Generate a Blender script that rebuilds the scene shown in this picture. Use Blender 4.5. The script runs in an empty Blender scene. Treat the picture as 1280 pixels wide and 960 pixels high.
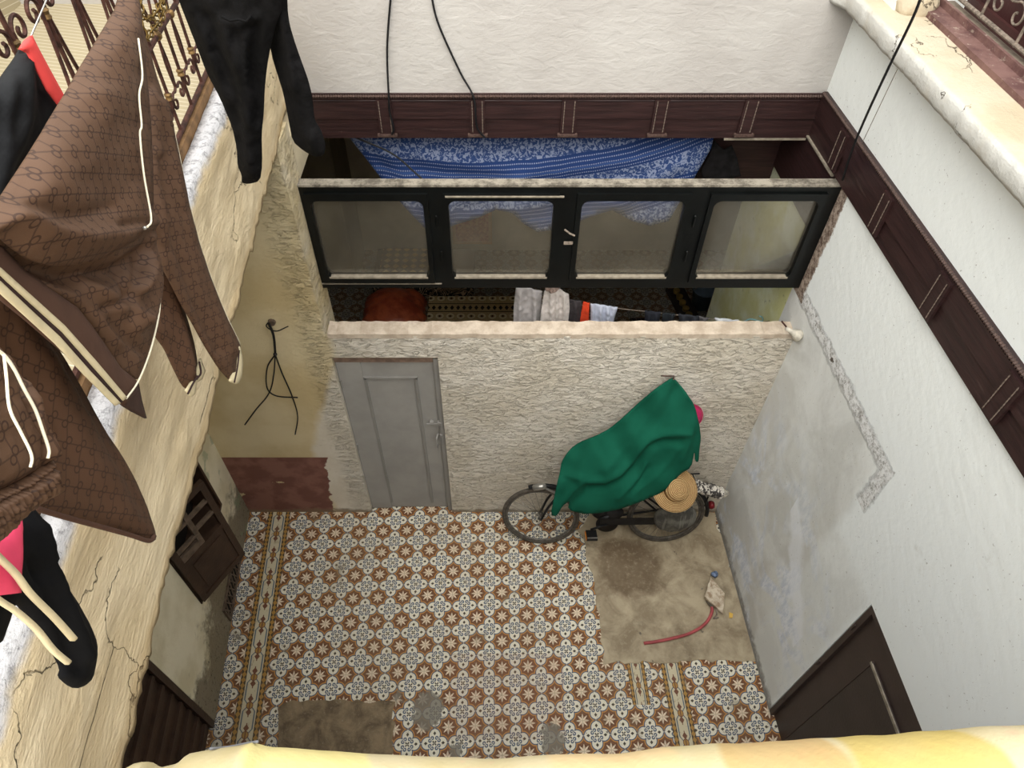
import bpy, bmesh, math, random
from mathutils import Vector, Matrix, noise as mnoise
from mathutils.geometry import delaunay_2d_cdt
random.seed(7)
SC = bpy.context.scene
COL = SC.collection
PI = math.pi

# ------------------------------------------------------------------ camera
CAM_H = 5.5
PITCH = math.radians(49.04)
F = 870.0
CX, CY = 622.0, 480.0
cd = bpy.data.cameras.new('camera'); cam = bpy.data.objects.new('camera', cd); COL.objects.link(cam)
cam.location = (0, 0, CAM_H)
cam.rotation_euler = (PI/2 - PITCH, 0, 0)
cd.sensor_width = 36.0; cd.lens = F/1280*36.0
cd.shift_x = (640-CX)/1280
cd.clip_start = 0.02
SC.camera = cam

# ------------------------------------------------------------------ light
w = bpy.data.worlds.new('sky'); SC.world = w; w.use_nodes = True
wn = w.node_tree; wn.nodes.clear()
wo = wn.nodes.new('ShaderNodeOutputWorld'); wb = wn.nodes.new('ShaderNodeBackground')
wt = wn.nodes.new('ShaderNodeTexCoord'); wsx = wn.nodes.new('ShaderNodeSeparateXYZ')
wr = wn.nodes.new('ShaderNodeMapRange'); wm = wn.nodes.new('ShaderNodeMix'); wm.data_type = 'RGBA'
wn.links.new(wt.outputs['Generated'], wsx.inputs[0]); wn.links.new(wsx.outputs['Z'], wr.inputs[0])
wr.inputs[1].default_value = -0.1; wr.inputs[2].default_value = 0.9
wn.links.new(wr.outputs[0], wm.inputs['Factor'])
wm.inputs['A'].default_value = (0.66, 0.63, 0.58, 1); wm.inputs['B'].default_value = (1.30, 1.34, 1.36, 1)
wn.links.new(wm.outputs['Result'], wb.inputs['Color'])
wb.inputs['Strength'].default_value = 1.45
wn.links.new(wb.outputs[0], wo.inputs[0])
sd = bpy.data.lights.new('sun', 'SUN'); sun = bpy.data.objects.new('sun', sd); COL.objects.link(sun)
sd.energy = 2.1; sd.angle = math.radians(65); sd.color = (1.0, 0.93, 0.82)
sun.rotation_euler = Vector((.08, .60, -.80)).to_track_quat('-Z', 'Y').to_euler()   # hazy sun high behind the camera
SC.view_settings.view_transform = 'Standard'; SC.view_settings.look = 'None'
SC.view_settings.gamma = 1.0; SC.view_settings.use_curve_mapping = False
SC.view_settings.exposure = 0.68

# ------------------------------------------------------------------ pixel -> world
_s, _c = math.sin(PITCH), math.cos(PITCH)
def ray(px, py):
    u = (px-CX)/F; v = (py-CY)/F
    return Vector((u, _c - v*_s, -(_s + v*_c)))
O = Vector((0, 0, CAM_H))
def onY(px, py, Y):
    r = ray(px, py); return O + r*(Y/r.y)
def onZ(px, py, Z):
    r = ray(px, py); return O + r*((Z-CAM_H)/r.z)
def onX(px, py, c, k=0.0):          # plane X = c + k*Y
    r = ray(px, py); return O + r*(c/(r.x - k*r.y))

# ------------------------------------------------------------------ shader expressions
NT = None
class V:
    __slots__ = ('s',)
    def __init__(self, s): self.s = s
    def _b(self, op, o, rev=False):
        a, b = (o, self) if rev else (self, o)
        return mth(op, a, b)
    def __add__(s, o): return s._b('ADD', o)
    __radd__ = __add__
    def __sub__(s, o): return s._b('SUBTRACT', o)
    def __rsub__(s, o): return s._b('SUBTRACT', o, True)
    def __mul__(s, o): return s._b('MULTIPLY', o)
    __rmul__ = __mul__
    def __truediv__(s, o): return s._b('DIVIDE', o)
    def __lt__(s, o): return s._b('LESS_THAN', o)
    def __gt__(s, o): return s._b('GREATER_THAN', o)
def mth(op, *a):
    n = NT.nodes.new('ShaderNodeMath'); n.operation = op
    for i, x in enumerate(a):
        if isinstance(x, V): NT.links.new(x.s, n.inputs[i])
        else: n.inputs[i].default_value = float(x)
    return V(n.outputs[0])
def vabs(a): return mth('ABSOLUTE', a)
def vmin(a, b): return mth('MINIMUM', a, b)
def vmax(a, b): return mth('MAXIMUM', a, b)
def vsqrt(a): return mth('SQRT', a)
def vsin(a): return mth('SINE', a)
def frac(a): return mth('FRACT', a)
def floor_(a): return mth('FLOOR', a)
def hyp(a, b): return vsqrt(a*a + b*b)
def clamp(a): return vmin(vmax(a, 0.0), 1.0)
def smooth(a, lo, hi):
    n = NT.nodes.new('ShaderNodeMapRange'); n.interpolation_type = 'SMOOTHSTEP'
    NT.links.new(a.s, n.inputs[0]); n.inputs[1].default_value = lo; n.inputs[2].default_value = hi
    return V(n.outputs[0])
def both(*a):
    r = a[0]
    for x in a[1:]: r = r*x
    return r
def either(*a):
    r = a[0]
    for x in a[1:]: r = vmax(r, x)
    return r
def mixc(f, a, b):
    n = NT.nodes.new('ShaderNodeMix'); n.data_type = 'RGBA'
    if isinstance(f, V): NT.links.new(f.s, n.inputs['Factor'])
    else: n.inputs['Factor'].default_value = f
    for k, x in (('A', a), ('B', b)):
        if isinstance(x, V): NT.links.new(x.s, n.inputs[k])
        else: n.inputs[k].default_value = (*x, 1)
    return V(n.outputs['Result'])
def pos():
    n = NT.nodes.new('ShaderNodeNewGeometry'); s = NT.nodes.new('ShaderNodeSeparateXYZ')
    NT.links.new(n.outputs['Position'], s.inputs[0]); return V(s.outputs[0]), V(s.outputs[1]), V(s.outputs[2])
def obco():
    n = NT.nodes.new('ShaderNodeTexCoord'); s = NT.nodes.new('ShaderNodeSeparateXYZ')
    NT.links.new(n.outputs['Object'], s.inputs[0]); return V(s.outputs[0]), V(s.outputs[1]), V(s.outputs[2])
def uvco():
    n = NT.nodes.new('ShaderNodeTexCoord'); s = NT.nodes.new('ShaderNodeSeparateXYZ')
    NT.links.new(n.outputs['UV'], s.inputs[0]); return V(s.outputs[0]), V(s.outputs[1])
def vec(x, y, z):
    n = NT.nodes.new('ShaderNodeCombineXYZ')
    for i, a in enumerate((x, y, z)):
        if isinstance(a, V): NT.links.new(a.s, n.inputs[i])
        else: n.inputs[i].default_value = a
    return V(n.outputs[0])
def tnoise(scale, detail=4, v=None, rough=0.55, dist=0.0):
    n = NT.nodes.new('ShaderNodeTexNoise'); n.inputs['Scale'].default_value = scale
    n.inputs['Detail'].default_value = detail; n.inputs['Roughness'].default_value = rough
    n.inputs['Distortion'].default_value = dist
    if v is None:
        g = NT.nodes.new('ShaderNodeNewGeometry'); NT.links.new(g.outputs['Position'], n.inputs['Vector'])
    else: NT.links.new(v.s, n.inputs['Vector'])
    return V(n.outputs['Fac'])
def tvor(scale, v=None, feature='DISTANCE_TO_EDGE'):
    n = NT.nodes.new('ShaderNodeTexVoronoi'); n.feature = feature; n.inputs['Scale'].default_value = scale
    if v is None:
        g = NT.nodes.new('ShaderNodeNewGeometry'); NT.links.new(g.outputs['Position'], n.inputs['Vector'])
    else: NT.links.new(v.s, n.inputs['Vector'])
    return V(n.outputs['Distance'])
def S(*c):     # 0-255 sRGB -> linear
    return tuple((x/255/12.92 if x/255 <= .04045 else ((x/255+.055)/1.055)**2.4) for x in c)
def newmat(name, fn, rough=0.8, metal=0.0, spec=0.3, trans=None):
    """fn() -> (colour, bump height or None, bump strength)"""
    global NT
    m = bpy.data.materials.new(name); m.use_nodes = True; NT = m.node_tree
    b = NT.nodes['Principled BSDF']
    b.inputs['Roughness'].default_value = rough; b.inputs['Metallic'].default_value = metal
    b.inputs['Specular IOR Level'].default_value = spec
    r = fn(); col = r[0]
    if isinstance(col, V): NT.links.new(col.s, b.inputs['Base Color'])
    else: b.inputs['Base Color'].default_value = (*col, 1)
    if len(r) > 1 and r[1] is not None:
        bp = NT.nodes.new('ShaderNodeBump'); bp.inputs['Strength'].default_value = 1.0
        bp.inputs['Distance'].default_value = r[2]
        NT.links.new(r[1].s, bp.inputs['Height']); NT.links.new(bp.outputs[0], b.inputs['Normal'])
    return m
def plain(name, col, rough=0.8, var=0.12, scale=14, metal=0.0, bump=0.001, bscale=60, spec=0.3):
    def fn():
        n = tnoise(scale, 4)
        dark = tuple(c*(1-var*2) for c in col); lite = tuple(min(1, c*(1+var)) for c in col)
        return mixc(smooth(n, .3, .7), dark, lite), tnoise(bscale, 3), bump
    return newmat(name, fn, rough, metal, spec)

# ------------------------------------------------------------------ mesh helpers
def link(name, bm, mat, parent=None, smooth_=False):
    me = bpy.data.meshes.new(name); bm.to_mesh(me); bm.free()
    if smooth_:
        for p in me.polygons: p.use_smooth = True
    o = bpy.data.objects.new(name, me); COL.objects.link(o)
    if mat: me.materials.append(mat)
    if parent is not None: o.parent = parent
    return o
def tag(o, label=None, cat=None, group=None, kind=None):
    if label: o['label'] = label
    if cat: o['category'] = cat
    if group: o['group'] = group
    if kind: o['kind'] = kind
    return o
def empty(name, loc=(0, 0, 0), rot=(0, 0, 0)):
    o = bpy.data.objects.new(name, None); COL.objects.link(o); o.location = loc; o.rotation_euler = rot
    o.empty_display_size = 0.1
    return o
def rehome(root, loc):
    """put the empty of a thing at loc and keep its parts, built in world space, where they are"""
    root.location = loc
    bpy.context.view_layer.update()
    inv = root.matrix_basis.inverted()
    for ch in root.children: ch.matrix_parent_inverse = inv
def add_box(bm, lo, hi, M=None):
    vs = [bm.verts.new((x, y, z)) for z in (lo[2], hi[2]) for y in (lo[1], hi[1]) for x in (lo[0], hi[0])]
    for f in ((0, 2, 3, 1), (4, 5, 7, 6), (0, 1, 5, 4), (2, 6, 7, 3), (0, 4, 6, 2), (1, 3, 7, 5)):
        bm.faces.new([vs[i] for i in f])
    if M is not None: bmesh.ops.transform(bm, matrix=M, verts=vs)
    return vs
def add_prism(bm, poly, z0, z1, fn=None):
    """poly of (a,b); fn(a,b,c)->Vector maps"""
    fn = fn or (lambda a, b, c: Vector((a, b, c)))
    n = len(poly)
    lo = [bm.verts.new(fn(a, b, z0)) for a, b in poly]; hi = [bm.verts.new(fn(a, b, z1)) for a, b in poly]
    bm.faces.new(lo[::-1]); bm.faces.new(hi)
    for i in range(n):
        j = (i+1) % n; bm.faces.new((lo[i], lo[j], hi[j], hi[i]))
    return lo+hi
def add_tube(bm, pts, r, seg=8, cap=True, closed=False):
    pts = [Vector(p) for p in pts]; n = len(pts)
    rs = r if isinstance(r, (list, tuple)) else [r]*n
    up = None; rings = []
    for i, p in enumerate(pts):
        if closed: t = pts[(i+1) % n]-pts[(i-1) % n]
        else: t = pts[min(i+1, n-1)]-pts[max(i-1, 0)]
        if t.length < 1e-9: t = Vector((0, 0, 1))
        t.normalize()
        if up is None:
            up = t.orthogonal().normalized()
        else:
            up = up - t*up.dot(t)
            up = up.normalized() if up.length > 1e-6 else t.orthogonal().normalized()
        b = t.cross(up)
        rings.append([bm.verts.new(p + (up*math.cos(2*PI*k/seg) + b*math.sin(2*PI*k/seg))*rs[i]) for k in range(seg)])
    for i in range(n if closed else n-1):
        A, B = rings[i], rings[(i+1) % n]
        for k in range(seg):
            bm.faces.new((A[k], A[(k+1) % seg], B[(k+1) % seg], B[k]))
    if cap and not closed:
        bm.faces.new(rings[0][::-1]); bm.faces.new(rings[-1])
def spline(ctrl, n=8):
    """Catmull-Rom through control points"""
    P = [Vector(p) for p in ctrl]; P = [P[0]*2-P[1]] + P + [P[-1]*2-P[-2]]
    out = []
    for i in range(1, len(P)-2):
        for k in range(n):
            t = k/n; a, b, c, d = P[i-1:i+3]
            out.append(.5*((2*b)+(c-a)*t+(2*a-5*b+4*c-d)*t*t+(3*b-a-3*c+d)*t**3))
    out.append(P[-2]); return out
def add_lathe(bm, prof, seg=24, M=None, cap=True):
    rings = []; vs = []
    for r, z in prof:
        ring = [bm.verts.new((r*math.cos(2*PI*k/seg), r*math.sin(2*PI*k/seg), z)) for k in range(seg)]
        rings.append(ring); vs += ring
    for A, B in zip(rings, rings[1:]):
        for k in range(seg): bm.faces.new((A[k], A[(k+1) % seg], B[(k+1) % seg], B[k]))
    if cap:
        bm.faces.new(rings[0][::-1]); bm.faces.new(rings[-1])
    if M is not None: bmesh.ops.transform(bm, matrix=M, verts=vs)
def add_ball(bm, c, r, sub=2, sc=(1, 1, 1)):
    M = Matrix.Translation(c) @ Matrix.Diagonal((r*sc[0], r*sc[1], r*sc[2], 1))
    bmesh.ops.create_icosphere(bm, subdivisions=sub, radius=1, matrix=M)
def basis(o, x, y, z):
    M = Matrix.Identity(4)
    for i, a in enumerate((x, y, z)):
        a = Vector(a).normalized()
        for j in range(3): M[j][i] = a[j]
    M.translation = Vector(o); return M
def seg_dist(px, py, ax, ay, bx, by):
    dx, dy = bx-ax, by-ay; L = dx*dx+dy*dy
    t = 0 if L == 0 else max(0, min(1, ((px-ax)*dx+(py-ay)*dy)/L))
    return math.hypot(px-ax-t*dx, py-ay-t*dy), t
def line_dist(px, py, pl):
    return min(seg_dist(px, py, *pl[i], *pl[i+1])[0] for i in range(len(pl)-1))
def inside(px, py, poly):
    c = False; n = len(poly)
    for i in range(n):
        x1, y1 = poly[i]; x2, y2 = poly[(i+1) % n]
        if (y1 > py) != (y2 > py) and px < (x2-x1)*(py-y1)/(y2-y1)+x1: c = not c
    return c
def resample(poly, step, jag=0.0):
    out = []; n = len(poly)
    for i in range(n):
        a, b = Vector(poly[i]).to_2d() if len(poly[i]) == 3 else Vector(poly[i]), Vector(poly[(i+1) % n])
        m = max(1, int((b-a).length/step))
        for k in range(m):
            p = a.lerp(b, k/m); out.append((p.x+random.uniform(-jag, jag), p.y+random.uniform(-jag, jag)))
    return out
def round_poly(poly, it=1, q=.2):
    for _ in range(it):
        o = []; n = len(poly)
        for i in range(n):
            a = poly[i]; b = poly[(i+1) % n]
            o.append((a[0]*(1-q)+b[0]*q, a[1]*(1-q)+b[1]*q)); o.append((a[0]*q+b[0]*(1-q), a[1]*q+b[1]*(1-q)))
        poly = o
    return poly
def cloth(name, poly, mapf, nrm, mat, parent=None, thick=.006, puff=.0, pw=14, folds=(), wav=0.0, wsc=.03,
          step=6, soft=1, wdir=(1, 1), seed=0):
    """A piece of cloth cut to an outline: closed body with a front, a back, fullness and real folds.
    poly outline, mapf(a,b)->world point of its middle surface, nrm outward normal (Vector or fn),
    folds: (polyline, width, height)."""
    poly = round_poly(poly, soft) if soft else poly
    edge = resample(poly, step)
    xs = [p[0] for p in edge]; ys = [p[1] for p in edge]
    pts = list(edge); ne = len(edge)
    y = min(ys); row = 0
    closed_edge = edge + [edge[0]]
    while y < max(ys):
        x = min(xs) + (step/2 if row % 2 else 0)
        while x < max(xs):
            if inside(x, y, edge) and line_dist(x, y, closed_edge) > step*.55: pts.append((x, y))
            x += step
        y += step*.87; row += 1
    vs, _, faces, _, _, _ = delaunay_2d_cdt([Vector(p) for p in pts], [], [list(range(ne))], 1, 1e-5)
    bm = bmesh.new(); uvl = bm.loops.layers.uv.new('UVMap')
    fr, bk, uv = [], [], []
    for v in vs:
        a, b = v.x, v.y
        d = line_dist(a, b, closed_edge)
        e = 1-math.exp(-(d/pw)**1.2)
        h = puff*e
        for pl, wd, am in folds:
            h += am*math.exp(-(line_dist(a, b, pl)/wd)**2)*min(1, .25+d/8)
        if wav:
            h += wav*(mnoise.noise(Vector((a*wsc*wdir[0]+seed*7.1, b*wsc*wdir[1], seed*3.3)))
                      + .5*mnoise.noise(Vector((a*wsc*2.3*wdir[0], b*wsc*2.3*wdir[1], seed+5))))*min(1, .3+d/10)
        p = mapf(a, b); n = nrm(a, b) if callable(nrm) else nrm
        fr.append(bm.verts.new(p+n*(thick/2+h))); bk.append(bm.verts.new(p-n*(thick/2+puff*e*.6-(h-puff*e)*.8)))
        uv.append(p)
    U = (uv[1]-uv[0]) if len(uv) > 1 else Vector((1, 0, 0))
    n0 = nrm(vs[0].x, vs[0].y) if callable(nrm) else nrm
    ax = n0.cross(Vector((0, 0, 1)));  ax = ax.normalized() if ax.length > .1 else Vector((1, 0, 0))
    ay = ax.cross(n0).normalized()
    def put(f, idx):
        for l, i in zip(f.loops, idx): l[uvl].uv = (uv[i].dot(ax), uv[i].dot(ay))
    ecount = {}
    for f in faces:
        for i in range(len(f)):
            a, b = f[i], f[(i+1) % len(f)]
            ecount[(a, b)] = 1
    for f in faces:
        q = list(f)
        try:
            put(bm.faces.new([fr[i] for i in q]), q); put(bm.faces.new([bk[i] for i in q[::-1]]), q[::-1])
        except ValueError: pass
    for (a, b) in list(ecount):
        if (b, a) not in ecount:
            try: put(bm.faces.new((fr[b], fr[a], bk[a], bk[b])), (b, a, a, b))
            except ValueError: pass
    bmesh.ops.recalc_face_normals(bm, faces=bm.faces)
    return link(name, bm, mat, parent, True)

# ================================================================== MATERIALS OF THE PLACE
PT = 0.2045     # period of the floor pattern
def tile_colour(u, v):
    """cement tile: pale four-lobed flower outlined in blue, eight-petalled star on rust brown between"""
    x = frac(u)-.5; y = frac(v)-.5
    ax, ay = vabs(x), vabs(y); a = vmax(ax, ay); b = vmin(ax, ay)
    d = hyp(a-.268, b)-.190
    tip = b-(.50-a)*.50
    d = vmin(d, vmax(tip, .30-a))
    d = vmin(d, hyp(a, b)-.15)
    white = S(236, 232, 214); blue = S(50, 80, 114); black = S(38, 36, 34)
    ochre = S(196, 138, 62); rust = S(112, 64, 36); star = S(240, 222, 196)
    qx = .5-ax; qy = .5-ay; r = hyp(qx, qy)
    qa, qb = vmax(qx, qy), vmin(qx, qy)
    # petals on the axes and on the diagonals
    t1 = qb; t2 = vabs(qx-qy)*.7071
    w_ = vsin(clamp(r/.25)*PI)*.031+.002
    pet = both(either(t1 < w_, t2 < w_), r < .232)
    c = mixc(pet, rust, star)
    c = mixc(both(t2 > .02, t1 > .03, r > .17, r < .2), c, S(70, 36, 22))
    c = mixc(d < .074, c, ochre)
    c = mixc(d < .036, c, blue)
    c = mixc(d < 0.0, c, white)
    curl = vabs(hyp(a-.165, b-.085)-.045) < .021
    c = mixc(both(curl, d < -.012), c, blue)
    c = mixc((vabs(a-.32)+b*1.2) < .068, c, black)
    c = mixc(both(hyp(a, b) < .095, either((a-b) < .032, a < .03)), c, black)
    c = mixc(hyp(a, b) < .018, c, white)
    return c
def strip_colour(s, t):
    """s 0..1 across, t in tile lengths along"""
    e = vmin(s, 1.0-s)
    white = S(216, 206, 176); blue = S(78, 104, 124); gold = S(176, 132, 58); dk = S(48, 36, 26); mar = S(104, 52, 40)
    ft = frac(t); h = vabs(ft-.5)          # 0 mid, .5 at joint
    c = mixc(e > .20, dk, white)
    z = vabs(frac(t*5.0)-.5)
    c = mixc(both((vabs(e-.10)+z*.17) < .095, e < .19), c, gold)
    c = mixc(both(e < .205, e > .185), c, dk)
    cx = vabs(s-.5)
    hexa = cx + vmax(h-.30, 0.0)*.9
    c = mixc(vabs(hexa-.225) < .026, c, blue)
    c = mixc(hyp(cx, (.5-h)*1.0) < .135, c, mar)
    c = mixc(hyp(cx, (.5-h)*1.0) < .105, c, gold)
    c = mixc((cx*.9+vabs(h-.27)*.75) < .10, c, mar)
    c = mixc(both(cx < .02, h > .10), c, mar)
    return c
def m_floor():
    x, y, z = pos()
    xs = x/(1.0+.0375*(y-2.4))
    u = (xs+.885)/PT+.5; v = (y-x*.045-2.954-.04)/PT+.5
    c = tile_colour(u, v)
    # redder, older tiles in a block at the near middle
    blk = both(xs > -.37, xs < .52, y > 1.36, y < 1.98)
    c = mixc(both(blk, .22*(tnoise(30)+.3)), c, S(150, 90, 60))
    # grout
    g = vmin(vabs(frac(u)-.5), vabs(frac(v)-.5))
    c = mixc(both(g > 9, 1.0), c, c)
    gx = vabs(frac(u+.5)-.5); gy = vabs(frac(v+.5)-.5)
    c = mixc(both(either(gx < .012, gy < .012), .45), c, S(120, 104, 80))
    # border strip by the left wall
    s = (x+1.84+.069*y)/.195
    c = mixc(both(s > 0.0, s < 1.0), c, strip_colour(s, y/PT+.2))
    # two short strips at the right, near
    for x0, w_, ylo in ((1.0, .135, 1.60), (1.262, .165, .2)):
        s = (x-x0-.035*(1.9-y))/w_*1.0
        c = mixc(both(s > 0.0, s < 1.0, y > ylo, y < 1.99), c, strip_colour(s, y/.2+.3))
    wear = tnoise(3.2, 6, rough=.65)
    c = mixc(clamp((tnoise(1.3, 5)-.42)*2.4)*.42, c, S(128, 106, 78))
    c = mixc(smooth(wear, .60, .68)*.5, c, S(128, 112, 88))
    c = mixc(smooth(tnoise(26, 5, rough=.7), .57, .66)*.55, c, S(118, 102, 80))
    cr = smooth(tnoise(2.1, 7, rough=.72, dist=.4), .655, .675)
    c = mixc(cr*.9, c, S(112, 106, 98))
    c = mixc(.17, c, S(134, 116, 88))
    for bx, by, br in ((-.517, 1.56, .12), (.40, 1.36, .10), (-.30, 1.30, .05), (-.75, 1.66, .04)):
        c = mixc(smooth(br-hyp(x-bx, (y-by)*.8)+(tnoise(14, 6, rough=.75)-.5)*.22, 0, .02)*.85, c, S(122, 116, 104))
    return c, tnoise(70, 3)*.4-cr*.6, .0015
M_floor = newmat('cement_tiles', m_floor, .62)
def m_conc():
    n = tnoise(4, 7, rough=.65, dist=.5); f = tnoise(26, 6, rough=.7)
    c = mixc(smooth(n, .32, .66), S(136, 122, 100), S(182, 168, 142))
    x, y, z = pos(); st = smooth(.34-hyp(x-1.12, (y-2.72)*1.1)+(tnoise(5, 5)-.5)*.3, 0, .12)
    c = mixc(st*.75, c, S(96, 78, 58))
    c = mixc(smooth(tnoise(2.2, 5), .57, .68)*.5, c, S(98, 84, 66))
    c = mixc(smooth(tnoise(9, 4), .68, .72)*.7, c, S(60, 58, 60))
    c = mixc(smooth(f, .5, .7)*.35, c, S(186, 174, 150))
    return c, f, .006
M_conc = newmat('worn_concrete', m_conc, .9)
def m_conc2():
    n = tnoise(7, 7, rough=.7, dist=.4)
    c = mixc(smooth(n, .35, .65), S(98, 84, 66), S(142, 124, 98))
    c = mixc(smooth(tnoise(60, 3), .62, .7)*.6, c, S(150, 138, 118))
    return c, tnoise(50, 5), .004
M_conc2 = newmat('dark_concrete', m_conc2, .85)
def m_rwall():
    x, y, z = pos()
    n = tnoise(1.6, 5); fine = tnoise(20, 5, rough=.65)
    up = S(236, 240, 238); low = S(236, 241, 242)
    c = mixc(smooth(z, 2.2, 3.3), low, up)
    # patched-up cement field of the bricked-in opening
    w_ = (tnoise(5, 5)-.5)*.10
    fld = both(smooth(y+w_, 2.02, 2.12), smooth(2.50-z+w_, -.01, .03))
    cem = mixc(smooth(tnoise(2.3, 5, dist=.6), .38, .64), S(206, 207, 204), S(226, 228, 226))
    c = mixc(fld, c, cem)
    fl2 = both(smooth(y+w_, 1.56, 1.62), smooth(1.9-z+w_*2.0, -.01, .12), 1.0-fld)
    c = mixc(fl2*.5, c, cem)
    # bluish lime wash around the foot
    bl = both(smooth(tnoise(1.9, 4, dist=.8), .47, .60), smooth(2.3-z, .2, 1.2), smooth(y, 1.4, 1.9))
    c = mixc(bl*.8, c, mixc(smooth(tnoise(12, 6, vec(x, y*2.0, z*.7), .7), .4, .6), S(206, 216, 232), S(238, 243, 252)))
    # diagonal smear of white lime
    dg = vabs((z-1.15)-(2.10-y)*-.9-(tnoise(4)-.5)*.35)
    c = mixc(both(smooth(.16-dg, 0, .1), y > 1.75, y < 2.45, z < 2.1, z > .75)*.6, c, S(244, 248, 255))
    # rough channel: along z=2.49, then down at y=2.02
    wob = (tnoise(9, 8, rough=.85)-.5)*.13
    ch1 = both(smooth(.05-vabs(z-2.50+wob), -.012, .02), y > 1.96, y < 3.38)
    ch2 = both(smooth(.05-vabs(y-2.01+wob), -.012, .02), z > 2.16, z < 2.54)
    ch = either(ch1, ch2)
    rgh = tnoise(26, 6, rough=.85)
    c = mixc(ch, c, mixc(smooth(rgh, .36, .56), S(150, 148, 142), S(244, 245, 245)))
    c = mixc(both(ch, smooth(tnoise(11, 4), .64, .70)), c, S(92, 84, 74))
    # dirt by the floor and stains
    c = mixc(smooth(.13-z+(fine-.5)*.2, 0, .1)*.8, c, S(118, 116, 110))
    c = mixc(smooth(tnoise(3.1, 7, rough=.7), .62, .72)*.25, c, S(176, 170, 156))
    # inside the room beyond the window: yellow-green paint
    yel = mixc(smooth(tnoise(3, 5), .38, .62), S(206, 206, 150), S(222, 226, 200))
    yel = mixc(smooth(tnoise(9, 6, rough=.7), .6, .66)*.5, yel, S(120, 126, 96))
    c = mixc(both(y > 3.50, z < 3.25), c, yel)
    # broken plaster by the window end
    br = both(smooth(.09-vabs(y-3.42)+wob, 0, .02), z > 2.45, z < 3.27)
    c = mixc(br, c, mixc(smooth(rgh, .4, .6), S(96, 78, 68), S(176, 160, 146)))
    c = mixc(smooth(tnoise(60, 2), .70, .74)*.5, c, S(120, 110, 100))
    h = fine*.5 + tnoise(7, 5, vec(x*1.0, y*1.0+z*.6, z*2.0-y))*.9 + ch*rgh*3.0 + fld*-.5
    return c, h, .0038
M_rwall = newmat('right_plaster', m_rwall, .85)
def m_bwall():
    x, y, z = pos()
    left = smooth(-1.46-x+clamp((z-1.0)/1.0)*.36+(tnoise(4, 4)-.5)*.14, -.03, .05)
    c = mixc(smooth(tnoise(2.4, 5), .35, .65), S(222, 213, 196), S(236, 229, 216))
    c = mixc(smooth(tnoise(24, 6, rough=.75), .60, .70)*.35, c, S(158, 142, 120))
    yel = mixc(smooth(tnoise(2.1, 5), .35, .65), S(206, 186, 142), S(222, 206, 168))
    c = mixc(left, c, yel)
    dado = both(smooth(.855-z, -.004, .004), smooth(-1.44-x+(tnoise(9, 5)-.5)*.14+(z-.4)*.12, -.005, .005))
    chip = smooth(tnoise(4.6, 6, rough=.7), .63, .645)
    lowchip = both(chip, z < .5)
    c = mixc(both(dado, 1.0-lowchip), c, mixc(smooth(tnoise(6), .4, .6), S(124, 84, 74), S(144, 102, 90)))
    c = mixc(smooth(.07-z+(tnoise(8, 5)-.5)*.16, 0, .05)*.8, c, S(134, 116, 92))
    rightish = smooth(x, -1.36, -1.2)
    v1 = vec(x*1.0, y, z*2.2)
    h = tnoise(9, 7, v1, .68, .6)*(.25+rightish*1.4) + smooth(tnoise(16, 4, v1, .6, 1.2), .5, .7)*rightish*.8 + tnoise(60, 3)*.1
    return c, h, .022
M_bwall = newmat('rough_back_plaster', m_bwall, .9)
def m_lwall():
    x, y, z = pos()
    c = mixc(smooth(tnoise(3, 5), .35, .65), S(210, 200, 168), S(228, 220, 194))
    dirt = smooth(.62-z+(tnoise(3.2, 6, rough=.7)-.5)*1.3, .0, .25)
    c = mixc(dirt*.85, c, S(110, 98, 78))
    c = mixc(smooth(tnoise(28, 5, rough=.8), .55, .66)*dirt, c, S(62, 54, 44))
    c = mixc(both(smooth(tnoise(5, 4), .58, .64), y > 2.9)*.5, c, S(132, 150, 116))
    return c, tnoise(9, 6, rough=.7)*.8+tnoise(40, 4)*dirt, .014
M_lwall = newmat('left_plaster', m_lwall, .9)
def m_upper():
    x, y, z = pos()
    c = mixc(smooth(tnoise(1.5, 5), .35, .65), S(180, 176, 172), S(190, 187, 183))
    c = mixc(smooth(tnoise(18, 6, rough=.75), .64, .72)*.3, c, S(200, 190, 178))
    return c, tnoise(10, 7, vec(x, y, z*1.8), .62, .5)+tnoise(40, 3)*.3, .006
M_upper = newmat('white_upper_plaster', m_upper, .88)
def m_balc():
    x, y, z = pos()
    g = tnoise(2.4, 6, vec(x*2.0, y*.8, z*3.0), .65)
    c = mixc(smooth(g, .35, .66), S(210, 190, 152), S(232, 214, 178))  # cream base warmed to carry the sun's bounce in the colour
    c = mixc(smooth(tnoise(14, 6, rough=.75), .58, .68)*.35, c, S(170, 148, 112))
    crk = tvor(2.6, vec(x+(tnoise(6, 5)-.5)*.5, y*.7+(tnoise(5, 5)-.5)*.5, z*1.3))
    lo = smooth(crk, .0, .010)
    crm = both(1.0-lo, smooth(tnoise(1.7, 3), .5, .56))
    c = mixc(crm*.8, c, S(82, 68, 50))
    wht = both(smooth(z+(tnoise(6, 5)-.5)*.07, 4.085, 4.115))
    c = mixc(wht*.9, c, mixc(smooth(tnoise(30, 7, rough=.85), .40, .52), S(138, 140, 148), S(200, 201, 206)))
    edge = smooth(3.67-z+(tnoise(8, 5)-.5)*.06, 0, .04)
    c = mixc(edge*.5, c, S(196, 168, 122))
    h = tnoise(6, 7, vec(x, y*.9, z*2.4), .66, .5)+tnoise(38, 5, vec(x, y*.5, z*2.0), .7)*.45-crm*1.2
    return c, h, .016
M_balc = newmat('cracked_cream_plaster', m_balc, .88)
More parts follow.
